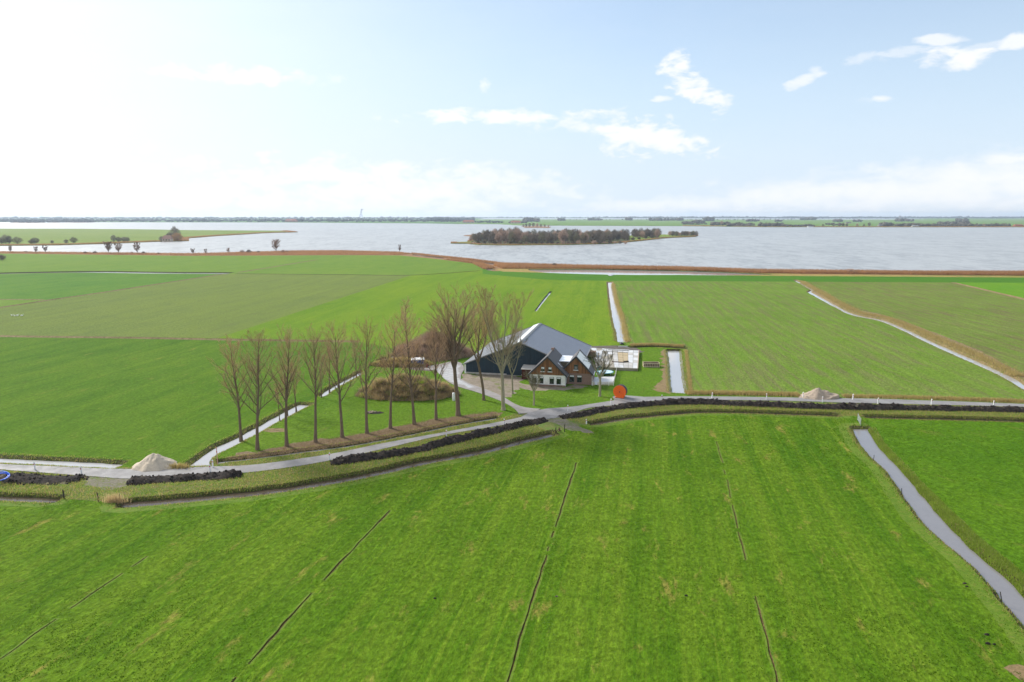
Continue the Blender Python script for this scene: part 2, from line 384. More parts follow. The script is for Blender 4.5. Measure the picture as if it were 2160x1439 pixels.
def water_mat(name, col, rough, bs, scale, dist, stretch=(1, 1, 1), var=.8, spec=.6):
    m, N = new_mat(name); g = N.n('ShaderNodeNewGeometry').outputs['Position']
    p = N.mapping(g, rot=(0, 0, R(20)), scale=stretch)
    a = N.noise(p, scale, 6, .65, .6); b = N.noise(N.mapping(p, rot=(0, 0, R(35))), scale * .22, 5, .6, .4)
    big = N.noise(N.mapping(g, scale=(.6, 1.6, 1)), .0022, 5, .6, .8)
    c = N.mix(N.ramp(big, .35, .7), col, tuple(x * .86 for x in col))
    c = N.mix(N.m('MULTIPLY', N.ramp(N.m('ADD', N.m('MULTIPLY', a, .6), N.m('MULTIPLY', b, .4)), .53, .43), var), c, tuple(x * .52 for x in col))  # ripple light and dark painted into the base colour
    bb = finish(N, c, rough, spec, N.m('ADD', a, b), bs, dist)
    return m
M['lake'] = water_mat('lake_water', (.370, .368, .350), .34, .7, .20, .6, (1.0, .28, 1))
M['ditch_water'] = water_mat('ditch_water', (.37, .36, .355), .04, .05, .8, .01, var=.04, spec=.9)  # pale base stands in for reflected sky
M['near_ditch_water'] = water_mat('near_ditch_water', (.200, .186, .182), .03, .05, 1.4, .008, var=.12, spec=1.0)  # grey base carries a painted sky reflection
M['ditch_dark'] = water_mat('dark_ditch_water', (.065, .048, .034), .12, .10, 1.2, .02, var=.2, spec=.25)  # brown base stands in for the mirrored bank

def asphalt(name, col, wet=.55):
    m, N = new_mat(name); g = N.n('ShaderNodeNewGeometry').outputs['Position']
    a = N.noise(g, .35, 6, .65, .5); b = N.noise(g, 6, 5, .7); c3 = N.noise(N.mapping(g, scale=(.3, 1.2, 1)), .9, 6, .7)
    c = N.mix(N.ramp(a, .35, .65), col, tuple(x * .8 for x in col))
    c = N.mix(N.m('MULTIPLY', N.ramp(c3, .55, .75), .5), c, (.20, .17, .13))
    k = N.m('ADD', N.m('MULTIPLY', N.m('SUBTRACT', b, .5), .5), 1.0)
    c = N.mix(1.0, c, N_col(N, k), 'MULTIPLY')
    r = N.m('SUBTRACT', .72, N.m('MULTIPLY', N.ramp(a, .62, .40), wet))
    finish(N, c, r, .18, b, .15, .02); return m
M['road'] = asphalt('wet_asphalt', (.25, .238, .232), .15)
M['lane'] = asphalt('wet_gravel_lane', (.29, .265, .245), .3)
M['yard_wet'] = asphalt('puddled_concrete', (.42, .41, .40), .55)

def soil_mat(name, c0, c1, c2, amt=.7):
    m, N = new_mat(name); g = N.n('ShaderNodeNewGeometry').outputs['Position']
    a = N.noise(g, 1.6, 7, .75, .4); b = N.noise(g, 5, 6, .75); d = N.noise(N.mapping(g, loc=(7, 0, 3)), .45, 6, .7)
    c = N.mix(N.ramp(a, .4, .62), c0, c1); c = N.mix(N.m('MULTIPLY', N.ramp(d, .60, .68), amt), c, c2)
    finish(N, c, .9, .12, N.m('ADD', b, a), .9, .12); return m
M['soil'] = soil_mat('dark_dug_soil', (.018, .015, .0135), (.052, .040, .032), (.26, .22, .15), .85)
M['sand'] = soil_mat('sand', (.58, .49, .375), (.50, .42, .32), (.40, .335, .25), .6)
M['sand2'] = soil_mat('sandy_soil', (.40, .32, .245), (.33, .265, .20), (.26, .20, .145), .6)
M['bark'] = plain('bark', (.175, .125, .085), .9, .2, .5, 5, bump=.5, stretch=(1, 1, .3))
M['bark_pale'] = plain('pale_bark', (.31, .275, .18), .9, .2, .4, 4, bump=.5, stretch=(1, 1, .3))
M['twig'] = thin('twigs', (.60, .43, .28), .3, 1, .35, .3)
M['twig_dark'] = thin('dark_twigs', (.155, .128, .100), .4, .3, .3, .5)
M['twig_red'] = thin('reddish_twigs', (.42, .295, .225), .4, .3, .3, .4)
M['twig_green'] = thin('mossy_twigs', (.185, .170, .105), .4, .3, .3, .4)
M['autumn'] = thin('autumn_leaves', (.34, .21, .10), .4, .5, .4)
M['evergreen'] = thin('evergreen_leaves', (.040, .080, .020), .5, .8, .4)
M['reed'] = thin('dry_reed', (.40, .225, .110), .4, .06, .45)
M['reed_tan'] = thin('tan_reed', (.56, .42, .22), .3, .8, .45)
M['bramble'] = thin('bramble_stems', (.50, .37, .19), .5, .5, .4)
M['rough_grass'] = thin('rough_grass_blades', (.23, .31, .045), .4, .5, .5)
M['leaf'] = thin('fallen_leaves', (.33, .235, .14), .45, .8, .2)
M['grass_dark'] = thin('grass_blades_dark', (.060, .138, .006), .3, .3, .3)
M['grass_light'] = thin('grass_blades_light', (.105, .190, .014), .35, .3, .4)
M['rough_brown'] = thin('brown_grass_blades', (.42, .33, .13), .4, .5, .5)
M['white'] = plain('white_paint', (.80, .80, .78), .5, .4, .06, 3)
M['post_white'] = plain('white_plastic', (.82, .82, .82), .45, .4, .04, 3)
M['red'] = plain('red_reflector', (.55, .05, .04), .4, .5, .1)
M['pink'] = plain('faded_pink_stake', (.60, .32, .28), .6, .3, .2)
M['wall_white'] = plain('white_render', (.86, .85, .81), .8, .2, .06, 1.2, dirt=(.70, .68, .60))
M['brick'] = None
M['cladding'] = plain('weathered_orange_wood', (.235, .110, .048), .8, .25, .6, 1.6, stretch=(3, 3, .3), objvar=.6)
M['roof_tile'] = plain('grey_roof_tile', (.125, .118, .118), .7, .3, .25, 2.5)
M['roof_moss'] = plain('mossy_tile', (.060, .050, .032), .9, .2, .4, 2)
M['trim_dark'] = plain('dark_trim', (.045, .05, .058), .5, .4, .2)
M['trim_grey'] = plain('grey_trim', (.25, .25, .25), .6, .3, .2)
M['barn_roof'] = plain('fibre_cement_sheet', (.200, .215, .250), .42, .5, .10, 1.5, stretch=(1, .15, 1), objvar=.07)
M['barn_roof_left'] = plain('sheet_dimmed_for_sun', (.155, .165, .18), .75, .2, .16, 1.5, stretch=(1, .15, 1), objvar=.1)  # left slope copy, colour darkened to offset the sun falling on it
M['barn_wall'] = plain('navy_steel_sheet', (.009, .028, .046), .45, .4, .3, .8, objvar=.35)
M['concrete'] = plain('concrete', (.42, .40, .37), .6, .4, .18, 1.2, bump=.2, objvar=.2, dirt=(.25, .22, .18))
M['concrete_pale'] = plain('pale_wet_concrete', (.54, .53, .515), .35, .5, .15, .8, bump=.1, objvar=.2, dirt=(.38, .35, .31))
M['concrete_dirty'] = plain('muddy_concrete', (.27, .235, .18), .6, .4, .35, .8, bump=.3, objvar=.3, dirt=(.14, .12, .06))
M['tan_board'] = plain('tan_board', (.38, .30, .18), .7, .3, .2, 2)
M['brown_wood'] = plain('brown_wood', (.085, .048, .030), .8, .2, .4, 3, stretch=(1, 1, .3))
M['dark_wood'] = plain('dark_post_wood', (.040, .035, .028), .9, .2, .4, 3)
M['pale_wood'] = plain('pale_timber', (.56, .47, .32), .8, .2, .15, 3, objvar=.15)
M['firewood'] = plain('firewood', (.19, .125, .09), .9, .2, .5, 2, objvar=.8)
M['red_wood'] = plain('red_brown_boards', (.075, .018, .010), .7, .3, .4, 3)
M['glass'] = plain('window_glass', (.014, .022, .020), .05, .7, .4, 1.2)
M['blind'] = plain('white_blind', (.75, .75, .74), .7, .2, .05)
M['frame_dark'] = plain('grey_window_frame', (.10, .11, .105), .5, .4, .2)
M['flat_roof'] = plain('glare_white_roof', (.80, .81, .84), .12, .7, .04, 1)  # white base holds the sky glare of a wet flat roof
M['panel'] = plain('panel_sky_sheen', (.68, .66, .60), .12, .8, .10, 1.5, objvar=.1)  # reflected sky put into the panels' pale colour
M['white_strip'] = plain('white_roof_strip', (.80, .81, .82), .2, .6, .08, 2)  # plain white strip beside the barn ridge
M['orange'] = plain('orange_paint', (.95, .150, .008), .5, .4, .10, 1.5)
M['orange_dark'] = plain('deeper_orange_paint', (.80, .11, .01), .5, .4, .15, 1.5)  # slightly deeper orange for the drum ribs
M['flange_grey'] = plain('grey_blue_steel', (.14, .15, .19), .4, .5, .2, 2)
M['cable'] = plain('black_cable', (.02, .02, .022), .6, .3, .2)
M['blue'] = plain('blue_tarp', (.02, .085, .30), .5, .4, .3, 2)
M['blue_hose'] = plain('blue_hose', (.015, .14, .75), .4, .4, .1, 2)
M['cyan'] = plain('pale_cyan_mat', (.50, .66, .68), .4, .5, .08, 1)
M['cyan_dark'] = plain('turquoise_plastic', (.06, .22, .27), .4, .5, .1, 1)
M['steel'] = plain('galvanised_steel', (.45, .46, .47), .4, .5, .15, 3, metal=.6)
M['roof_red'] = plain('far_red_roof', (.32, .10, .06), .8, .2, .15)
M['roof_pink'] = plain('faded_red_roof', (.36, .21, .16), .8, .2, .15)
M['wall_far'] = plain('far_cream_wall', (.50, .40, .30), .8, .2, .1)
M['far_wood'] = plain('far_woods', (.022, .036, .034), .95, .1, .5, .01)
M['far_wood2'] = plain('far_trees_brown', (.085, .078, .062), .95, .1, .5, .02)
M['rust'] = plain('rusty_drum', (.16, .04, .02), .6, .3, .2)
M['ash'] = plain('ash_and_charred_wood', (.16, .12, .10), .9, .2, .6, 2)
def brick_mat():
    m, N = new_mat('brick'); t = N.n('ShaderNodeTexCoord'); s_ = N.n('ShaderNodeSeparateXYZ'); N.put(s_.inputs[0], t.outputs['Object'])
    q = N.n('ShaderNodeCombineXYZ'); N.put(q.inputs[0], N.m('ADD', s_.outputs[0], s_.outputs[1])); N.put(q.inputs[1], s_.outputs[2])
    b = N.n('ShaderNodeTexBrick'); N.put(b.inputs['Vector'], q.outputs[0]); b.inputs['Scale'].default_value = 1
    b.inputs['Brick Width'].default_value = .22; b.inputs['Row Height'].default_value = .065; b.inputs['Mortar Size'].default_value = .008
    b.inputs['Color1'].default_value = (.27, .145, .105, 1); b.inputs['Color2'].default_value = (.21, .115, .085, 1); b.inputs['Mortar'].default_value = (.32, .27, .23, 1)
    c = N.mix(N.m('MULTIPLY', N.noise(t.outputs['Object'], .8, 6, .6), .5), b.outputs[0], (.26, .18, .14))
    finish(N, c, .9, .2); return m
M['brick'] = brick_mat()

# ================================================================== GROUND
wet = []      # dict(poly, b, depth, kind)
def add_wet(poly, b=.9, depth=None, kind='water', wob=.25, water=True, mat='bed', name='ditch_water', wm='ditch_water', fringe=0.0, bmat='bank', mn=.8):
    poly = resample(poly, wob=wob, seed=len(wet) * 3.1, mn=mn)
    if area(poly) < 0: poly = poly[::-1]
    wet.append(dict(poly=poly, b=b, depth=depth if depth is not None else WL + .35, water=water, mat=mat, name=name, wm=wm, fringe=fringe, bmat=bmat))
def band(top_px, w_, z=-WL, **kw):
    t = catmull(PP(top_px, z), lambda p: max(1.2, .012 * np.linalg.norm(p)))
    n = normals(t, False)
    if n[len(n) // 2][1] > 0: n = -n
    add_wet(np.vstack([t, (t + n * w_)[::-1]]), **kw)
def two(left_px, right_px, z=-WL, **kw):
    st = lambda p: max(1.0, .01 * np.linalg.norm(p))
    add_wet(np.vstack([catmull(PP(left_px, z), st), catmull(PP(right_px, z), st)[::-1]]), **kw)
# roadside ditch south of the road
band([(1160, 915), (1107, 927), (1007, 952), (873, 977), (773, 1000), (640, 1023), (540, 1037), (375, 1053), (262, 1062)], 2.2, b=.6, fringe=1.6, wm='ditch_dark')
band([(135, 1054), (60, 1051), (0, 1048), (-500, 1022)], 1.6, b=.6, fringe=1.4, wm='ditch_dark')
band([(1240, 896), (1311, 884), (1367, 878), (1422, 873), (1500, 869.5), (1647, 873), (1765, 877)], 1.7, b=.7, fringe=1.4, wm='ditch_dark')
band([(1822, 880), (1973, 884), (2160, 889), (2900, 912)], 1.7, b=.7, fringe=1.4, wm='ditch_dark')
# ditches north of the road
band([(262, 981), (130, 974), (0, 968), (-500, 944)], 2.2, b=.8)
band([(1045, 883), (958, 898), (773, 935), (640, 954), (540, 967), (462, 976)], 1.5, b=.45)
# diagonal ditch beside the poplars
two([(397, 986), (456, 946), (509, 921), (588, 877), (631, 855)], [(443, 985), (446, 967), (514, 931), (602, 882.5), (655, 856)], b=.9)
two([(672, 838), (694, 822), (760, 786)], [(680, 840), (715, 817), (762, 792)], b=.7)
two([(796, 763), (812, 757)], [(802, 771), (818, 762)], b=.5)
two([(823, 756), (858, 732)], [(828, 758), (861, 735)], b=.5)
# near right ditch
two([(1799.5, 906), (1814, 936), (1836.5, 964), (1873, 999), (1901, 1037), (1925, 1073), (1965, 1121.5), (2021.6, 1170), (2074, 1218), (2110, 1262), (2158, 1320), (2260, 1450)],
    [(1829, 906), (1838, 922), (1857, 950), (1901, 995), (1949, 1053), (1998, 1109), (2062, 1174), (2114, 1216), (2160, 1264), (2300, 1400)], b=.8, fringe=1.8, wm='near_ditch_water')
# white ditch north of the yard, and east of the house
two([(1282.4, 596), (1287, 636), (1294, 680), (1300, 700), (1302.5, 718), (1305, 724)], [(1290, 596), (1298.6, 636), (1308, 664), (1315, 699), (1320.5, 721), (1320.5, 724)], b=1.0, bmat='bank_brown')
two([(1409, 741), (1413.7, 782.6), (1418, 832)], [(1430.8, 741), (1435, 775), (1439, 812), (1444.5, 833)], b=.7, bmat='bank_side')
# long ditch across the stubble
two([(1675, 592), (1712, 613), (1704, 617.5), (1785, 662), (1867, 683), (1973, 732.5), (2054, 769), (2119, 799), (2160, 824), (2200, 846)],
    [(1680, 592), (1718, 611), (1711, 616.5), (1790, 659), (1872, 679), (1978, 727), (2060, 763), (2138, 799), (2168, 821), (2208, 843)], b=.9, bmat='bank_brown')
# ponds and slivers at the reed bed
two([(1118, 571), (1160, 577), (1300, 581), (1440, 581.5), (1530, 582.5)], [(1120, 569.5), (1280, 569.7), (1440, 572.5), (1540, 576), (1630, 580)], b=1.2, wob=1.2)
two([(871, 539.5), (934, 547)], [(875, 536.5), (936, 544)], b=.8)
two([(1000, 553.5), (1012, 557), (1040, 559.8)], [(1003, 552.6), (1030, 554.5), (1055, 558.5)], b=.8)
two([(1027, 567), (1029, 571.5)], [(1035, 567.5), (1045, 571.5)], b=.8)
two([(1284, 580.8), (1284, 583)], [(1297, 579.6), (1295, 582)], b=.6)
# far field ditch with a thin line of water, puddle in bright field
band([(495, 576.3), (350, 575.4), (200, 573.5), (37, 576), (-100, 580), (-500, 590)], 12, b=.5)
two([(1128, 659), (1144, 637), (1160, 617)], [(1130.5, 659), (1147.5, 637), (1163.5, 617)], b=.25, bmat='bank_side')
for pts, wd, mt in (([(467, 578.5), (240, 613), (107, 632), (0, 648), (-400, 706)], 1.5, 'bank_brown'),
                    ([(755, 719.5), (465, 715), (250, 711.5), (0, 708), (-500, 702)], 1.6, 'bank_brown'),
                    ([(667, 548), (500, 575)], 1.6, 'bank_brown'),
                    ([(1010, 571), (870, 580), (720, 579), (500, 577.5)], 1.6, 'bank'),
                    ([(2007, 596), (2160, 632), (2600, 740)], 1.6, 'bank_brown'),
                    ([(90, 631.7), (-500, 629)], 1.2, 'bank_brown'),
                    ([(1327, 731), (1380, 729), (1446, 733.5)], 1.6, 'bank')):
    band(pts, wd, z=0, b=.8, depth=.4, water=False, mat=mt, bmat=mt)
for pts in ([(346, 1150), (180, 1262), (0, 1390), (-200, 1530)], [(823, 1077), (700, 1205), (560, 1360), (490, 1439), (380, 1560)],
            [(1216, 976), (1195, 1040), (1150, 1180), (1105, 1320), (1070, 1439), (1030, 1560)],
            [(1507, 916), (1530, 1000), (1560, 1130), (1600, 1280), (1640, 1439), (1668, 1540)]):
    t = catmull(PP(pts), .55); n = normals(t, False); faint = pts[0][0] in (346, 1507)
    wd = np.array([.105 + .13 * noise.noise(Vector((p[0] * .22, p[1] * .22, 3.3))) + .07 * noise.noise(Vector((p[0] * 1.1, p[1] * 1.1, 7.3))) for p in t])
    wd = (wd - .035) * .6 if faint else wd
    t = t + n * np.array([.10 * noise.noise(Vector((p[0] * .5, p[1] * .5, 1.3))) for p in t])[:, None]
    i = 0
    while i < len(t):
        if wd[i] < .018: i += 1; continue
        j = i
        while j < len(t) and wd[j] >= .018: j += 1
        if j - i >= 3:
            ww = np.clip(wd[i:j], 0, .16)[:, None] * .62
            poly = np.vstack([t[i:j] - n[i:j] * ww, (t[i:j] + n[i:j] * ww)[::-1]])
            add_wet(poly, b=.05, depth=.10, water=False, mat='furrow', wob=.07, bmat='furrow', mn=.5, fringe=.20)
        i = j

regions = [  # name, material, pixel polygon
    ('meadow', 'far_meadow', [(-900, 522), (1010, 522), (1030, 572), (870, 580), (467, 578), (0, 579), (-900, 588)]),
    ('meadow', 'far_dark', [(-900, 590), (0, 579), (200, 574.5), (490, 577), (467, 578), (107, 632), (-900, 628)]),
    ('meadow', 'far_meadow', [(-900, 628), (107, 632), (-400, 706), (-900, 702)]),
    ('arable_field', 'olive', [(107, 632), (467, 578), (870, 580), (460, 713), (0, 708), (-400, 706)]),
    ('meadow', 'centre', [(870, 580), (1030, 568), (1290, 580), (1283, 596), (1304, 726), (1240, 738), (1140, 745), (980, 768), (900, 748), (845, 738), (755, 720), (460, 713)]),
    ('meadow', 'west', [(-900, 700), (0, 708.5), (460, 714), (755, 721), (845, 738), (800, 770), (600, 872), (397, 987), (0, 972), (-900, 930)]),
    ('stubble_field', 'stubbleA', [(1291, 592), (1676, 592), (1712, 613), (1787, 660), (1870, 681), (1976, 730), (2057, 766), (2160, 822), (2210, 848), (2160, 851), (1800, 840), (1445, 830), (1441, 735), (1321, 728), (1291, 596)]),
    ('stubble_field', 'stubbleB', [(1680, 592), (2005, 596), (2160, 632), (3000, 830), (3000, 930), (2210, 848), (2160, 822), (2057, 766), (1976, 730), (1870, 681), (1787, 660), (1715, 612)]),
    ('meadow', 'far_right', [(2005, 594), (3000, 594), (3000, 830), (2160, 632)]),
    ('dike_grass', 'dike', [(1017, 566), (1120, 574), (1290, 580), (1620, 582), (2160, 586), (3000, 590), (3000, 603), (2160, 596.5), (1290, 592.5), (1150, 590), (1018, 578)]),
    ('meadow', 'near_right', [(1829, 900), (1838, 922), (1857, 950), (1901, 995), (1949, 1053), (1998, 1109), (2062, 1174), (2114, 1216), (2160, 1264), (2300, 1400), (3000, 1900), (3400, 1200), (3000, 920), (2160, 890), (1822, 880)]),
    ('farm_lawn', 'lawn', [(868, 742), (1000, 740), (1140, 745), (1240, 732), (1330, 735), (1400, 735), (1441, 736), (1446, 838), (1290, 848), (1140, 866), (1086, 866), (1040, 846), (960, 815), (900, 790)]),
    ('tree_lawn', 'tree_lawn', [(458, 962), (520, 931), (602, 884), (655, 858), (760, 795), (800, 775), (862, 735), (940, 748), (960, 815), (1076, 862), (1092, 872), (1040, 884), (773, 937), (540, 968), (462, 976)]),
    ('leaf_litter', 'litter', [(462, 971), (500, 955), (540, 953), (640, 932), (773, 914), (907, 886), (1040, 868), (1062, 872), (1048, 880), (907, 905), (773, 934), (640, 953), (540, 966), (462, 975)]),
    ('verge', 'verge', [(-900, 930), (0, 973), (250, 986), (397, 988), (445, 978), (540, 970), (773, 940), (907, 907), (1045, 886), (1090, 872), (1295, 845), (1436, 836), (1687, 838), (2160, 849), (3000, 878),
               (3000, 916), (2160, 888), (1822, 879), (1765, 876), (1647, 872), (1500, 868.5), (1367, 877), (1237, 895), (1157, 913), (1007, 950), (873, 976), (640, 1022), (540, 1036), (375, 1052), (262, 1061), (135, 1053), (0, 1047), (-900, 1003)]),
    ('rough_bank', 'bank_side', [(1827, 904), (1838, 922), (1857, 950), (1901, 995), (1949, 1053), (1998, 1109), (2062, 1174), (2114, 1216), (2160, 1264), (2300, 1400), (2400, 1400), (2250, 1290), (2126, 1182), (2074, 1141), (2014, 1085), (1965, 1037), (1917, 993), (1873, 944), (1836, 902)]),
    ('brown_bank', 'bank_brown', [(1680, 591), (1718, 611), (1714, 617), (1790, 659), (1872, 679), (1978, 727), (2060, 763), (2138, 799), (2168, 821), (2208, 843), (2230, 838), (2160, 790), (2072, 742), (1984, 706), (1884, 671), (1850, 661), (1792, 652), (1733, 614), (1690, 592)]),
    ('tan_bank', 'tan_bank', [(1394, 740), (1402, 737), (1409, 740), (1414, 783), (1419, 833), (1400, 829), (1380, 822), (1394, 800), (1398, 770)]),
    ('brown_bank', 'bank_brown', [(1445.5, 738), (1448, 738), (1455, 780), (1459, 822), (1456, 826), (1452, 780)]),
    ('reed_bed', 'reed_ground', [(-900, 520), (700, 520), (870, 524), (1070, 548), (3000, 565), (3000, 586), (2160, 582), (1607, 578), (1440, 572.5), (1280, 569.5), (1120, 570), (1040, 572), (1018, 567), (997, 556), (933, 548), (843, 539), (720, 538.5), (400, 540), (0, 535), (-900, 533)]),
    ('marsh', 'marsh', [(1045, 567), (1220, 566.5), (1440, 570.5), (1700, 578.5), (2160, 583), (3000, 587), (3000, 590), (2160, 585.5), (1620, 582), (1160, 576), (1060, 573)]),
    ('gravel_yard', 'gravel', [(972, 800), (975, 789), (1078, 787), (1104, 800), (1095, 806), (1100, 815), (1075, 838), (1058, 838), (1032, 826), (995, 813)]),
    ('gravel_yard', 'gravel', [(1095, 806), (1117, 812), (1192, 817), (1215, 812), (1240, 813), (1232, 817), (1190, 823), (1130, 824), (1098, 818)]),
    ('earth_strip', 'puddle_mud', [(1244, 730), (1300, 729), (1340, 732), (1352, 741), (1360, 741.5), (1349, 745), (1300, 741), (1246, 740)]),
    ('mud_track', 'puddle_mud', [(850, 768), (900, 770), (945, 772), (945, 784), (905, 783), (862, 779)]),
    ('worn_crossing', 'crossing', [(184, 1006), (262, 1010), (290, 1012), (262, 1028), (225, 1030), (178, 1024)]),
    ('worn_crossing', 'crossing', [(1123, 887), (1183, 880), (1195, 884), (1230, 900), (1250, 915), (1210, 910), (1165, 893)]),
    ('bare_patch', 'bank_brown', [(545, 908), (560, 902), (600, 905), (601, 911), (570, 913)]),
    ('bare_patch', 'tan_bank', [(2118, 1408), (2150, 1402), (2200, 1412), (2220, 1440), (2150, 1434)]),
]
shore = PP([(-900, 528), (0, 531.5), (250, 534), (400, 536), (500, 532), (627, 529.5), (720, 529), (840, 532), (870, 534.5), (1000, 548), (1072, 557.5), (1220, 561.8), (1440, 565.5), (1607, 571.5), (1773, 573.2), (1940, 575), (2160, 575.5), (3000, 577)])
shore = resample(shore, closed=False, k=.008, wob=2.5, seed=77)
outer = np.vstack([shore, [(3000, 500), (14000, 800), (14000, -14000), (-14000, -14000), (-14000, 2000), (-3000, 900)]])
verts2 = []; edges = []
def add_line(pts, closed=True):
    b = len(verts2); n = len(pts)
    verts2.extend([Vector((float(p[0]), float(p[1]))) for p in pts])
    for i in range(n if closed else n - 1): edges.append((b + i, b + (i + 1) % n))
add_line(outer)
for d in wet:
    p = d['poly']; nn = normals(p); b = d['b']
    add_line(p)
    if d['water']: add_line(p + nn * b * .5)
    add_line(p + nn * b)
    if d['fringe']: add_line(p + nn * (b + d['fringe']))
rpolys = []
for i, (nm, mt, px) in enumerate(regions):
    pw = resample(PP(px), wob=1.6 if nm in ('leaf_litter', 'gravel_yard', 'tan_bank', 'mud_track', 'worn_crossing') else .5 if nm not in ('meadow', 'reed_bed') else .2, seed=200 + i)
    rpolys.append(pw); add_line(pw)
rs = np.random.RandomState(4)
for k in range(5000):                       # loose interior points for slight swell
    y = math.exp(rs.uniform(math.log(30), math.log(500))); x = rs.uniform(-1, 1) * y * .95
    verts2.append(Vector((x, y)))
res = delaunay_2d_cdt(verts2, edges, [], 0, 1e-4)
V = np.array([(v.x, v.y) for v in res[0]]); F = [f for f in res[2]]
T = np.array([f for f in F if len(f) == 3], dtype=np.int64)
Hh = np.array([0.06 * noise.noise(Vector((x * .03, y * .03, 0))) for x, y in V])
bankmask_v = np.zeros(len(V), bool)
def near_idx(pts, poly, m_):
    lo = poly.min(0) - m_; hi = poly.max(0) + m_
    return np.where((pts >= lo).all(1) & (pts <= hi).all(1))[0]
for d in wet:
    idx = near_idx(V, d['poly'], d['b'] + .5)
    q = V[idx]; dist = segdist(d['poly'], q); ins = inside(d['poly'], q)
    b = d['b']; dep = d['depth']; edge = (WL + .06) if d['water'] else dep
    onedge = dist < .02
    h = np.where(ins & ~onedge, -np.minimum(dep, edge + dist * .6 + .02), np.where(dist < b, -edge * (1 - np.clip(dist / b, 0, 1) ** .75), 0.0))
    h = np.where(onedge, -edge, h)
    Hh[idx] = np.minimum(Hh[idx], np.where(h < -1e-3, h, 9))
cen = V[T].mean(1)
keep = inside(outer, cen); T = T[keep]; cen = cen[keep]
reg = np.zeros(len(T), int)       # 0 = near field
for i, pw in enumerate(rpolys):
    idx = near_idx(cen, pw, 0); ins = inside(pw, cen[idx]); reg[idx[ins]] = i + 1
special = np.full(len(T), '', dtype=object)
for d in wet:
    idx = near_idx(cen, d['poly'], d['b'] + d['fringe'] + .1); q = cen[idx]
    dist = segdist(d['poly'], q); ins = inside(d['poly'], q)
    special[idx[(~ins) & (dist < d['b'])]] = d['bmat']
    if d['fringe']:
        f_ = idx[(~ins) & (dist >= d['b']) & (dist < d['b'] + d['fringe']) & (reg[idx] == 0)]
        special[f_[special[f_] == '']] = 'fringe'
for d in wet:
    idx = near_idx(cen, d['poly'], .1); ins = inside(d['poly'], cen[idx]); special[idx[ins]] = d['mat']
V3 = np.column_stack([V, Hh])
def sub_mesh(name, tri, mat, kind='structure'):
    u, inv = np.unique(tri, return_inverse=True)
    me = np_mesh(name, V3[u], inv.reshape(-1, 3)); o = link(name, me, mat); tag(o, kind=kind); return o
plainmask = special == ''
# wind triangles upward
def up_tri(tri):
    a, b, c = V[tri[:, 0]], V[tri[:, 1]], V[tri[:, 2]]
    cr = (b[:, 0] - a[:, 0]) * (c[:, 1] - a[:, 1]) - (b[:, 1] - a[:, 1]) * (c[:, 0] - a[:, 0])
    t = tri.copy(); s = cr < 0; t[s, 1], t[s, 2] = tri[s, 2], tri[s, 1]; return t
T = up_tri(T)
sub_mesh('near_meadow', T[plainmask & (reg == 0)], M['near'])
for i, (nm, mt, _) in enumerate(regions):
    t = T[plainmask & (reg == i + 1)]
    if len(t): sub_mesh(nm, t, M[mt])
names = {'bank': 'ditch_bank', 'bank_brown': 'ditch_bank', 'fringe': 'grass_edge', 'bed': 'ditch_bed', 'furrow': 'drain_furrow'}
for mt, nm in names.items():
    t = T[special == mt]
    if len(t): sub_mesh(nm, t, M[mt])

# ------------------------------------------------------------------ water
def poly_mesh(name, pts, z, mat, skirt=0.0, kind='structure', parent=None, smooth=None):
    pts = np.asarray(pts)
    if area(pts) < 0: pts = pts[::-1]
    vs = [Vector((float(p[0]), float(p[1]), z)) for p in pts]
    tr = tessellate_polygon([vs]); n = len(vs)
    fs = []
    for t in tr:
        a, b, c = (vs[i] for i in t)
        fs.append(t if (b - a).cross(c - a).z > 0 else t[::-1])
    vv = [tuple(v) for v in vs]
    if skirt:
        vv += [(v.x, v.y, z - skirt) for v in vs]
        fs += [(i, n + i, n + (i + 1) % n, (i + 1) % n) for i in range(n)]
    me = bpy.data.meshes.new(name); me.from_pydata(vv, [], [tuple(f) for f in fs]); me.update()
    o = link(name, me, mat, parent)
    if kind: tag(o, kind=kind)
    return o
n = 96
poly_mesh('lake', [(14500 * math.cos(2 * math.pi * i / n), 14500 * math.sin(2 * math.pi * i / n)) for i in range(n)], -WL, M['lake'])
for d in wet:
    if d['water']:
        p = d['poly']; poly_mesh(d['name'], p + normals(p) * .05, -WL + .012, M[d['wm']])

# ------------------------------------------------------------------ far land
def land(name, px, mat, z=.3, wob=2.0, kk=.008):
    pw = resample(PP(px), k=kk, wob=0)
    for i, p in enumerate(pw):
        D = np.linalg.norm(p); s_ = min(1, D / 900) * wob
        pw[i] = p + s_ * np.array([noise.noise(Vector((p[0] * .01, p[1] * .01, 3))), noise.noise(Vector((p[0] * .01, p[1] * .01, 8)))]) * 3
    return poly_mesh(name, pw, z, mat, skirt=1.2), pw
M['polder'] = field('far_polder_grass', (.105, .200, .040), (.150, .225, .050), (.065, .140, .030), az=80, dry=(.20, .18, .06), dry_amt=.3, stripe=.6, stripe_w=.004, grain=.2, seed=500)
M['spit'] = field('spit_grass', (.140, .205, .035), (.20, .24, .05), (.09, .15, .025), az=80, dry=(.24, .17, .07), dry_amt=.35, stripe=.4, stripe_w=.02, grain=.3, seed=520)
M['far_shore'] = field('far_shore_grass', (.075, .170, .045), (.11, .19, .05), (.05, .12, .03), az=85, dry=(.15, .14, .06), dry_amt=.3, stripe=.5, stripe_w=.004, grain=.2, seed=540)
_, spit = land('spit_meadow', [(-900, 482), (0, 482.5), (150, 482.8), (300, 484), (380, 485.5), (600, 487), (628, 489.8), (560, 491.5), (500, 495), (440, 499), (400, 502), (395, 508), (330, 509.5), (250, 513), (120, 517), (0, 518), (-900, 521)], M['spit'])
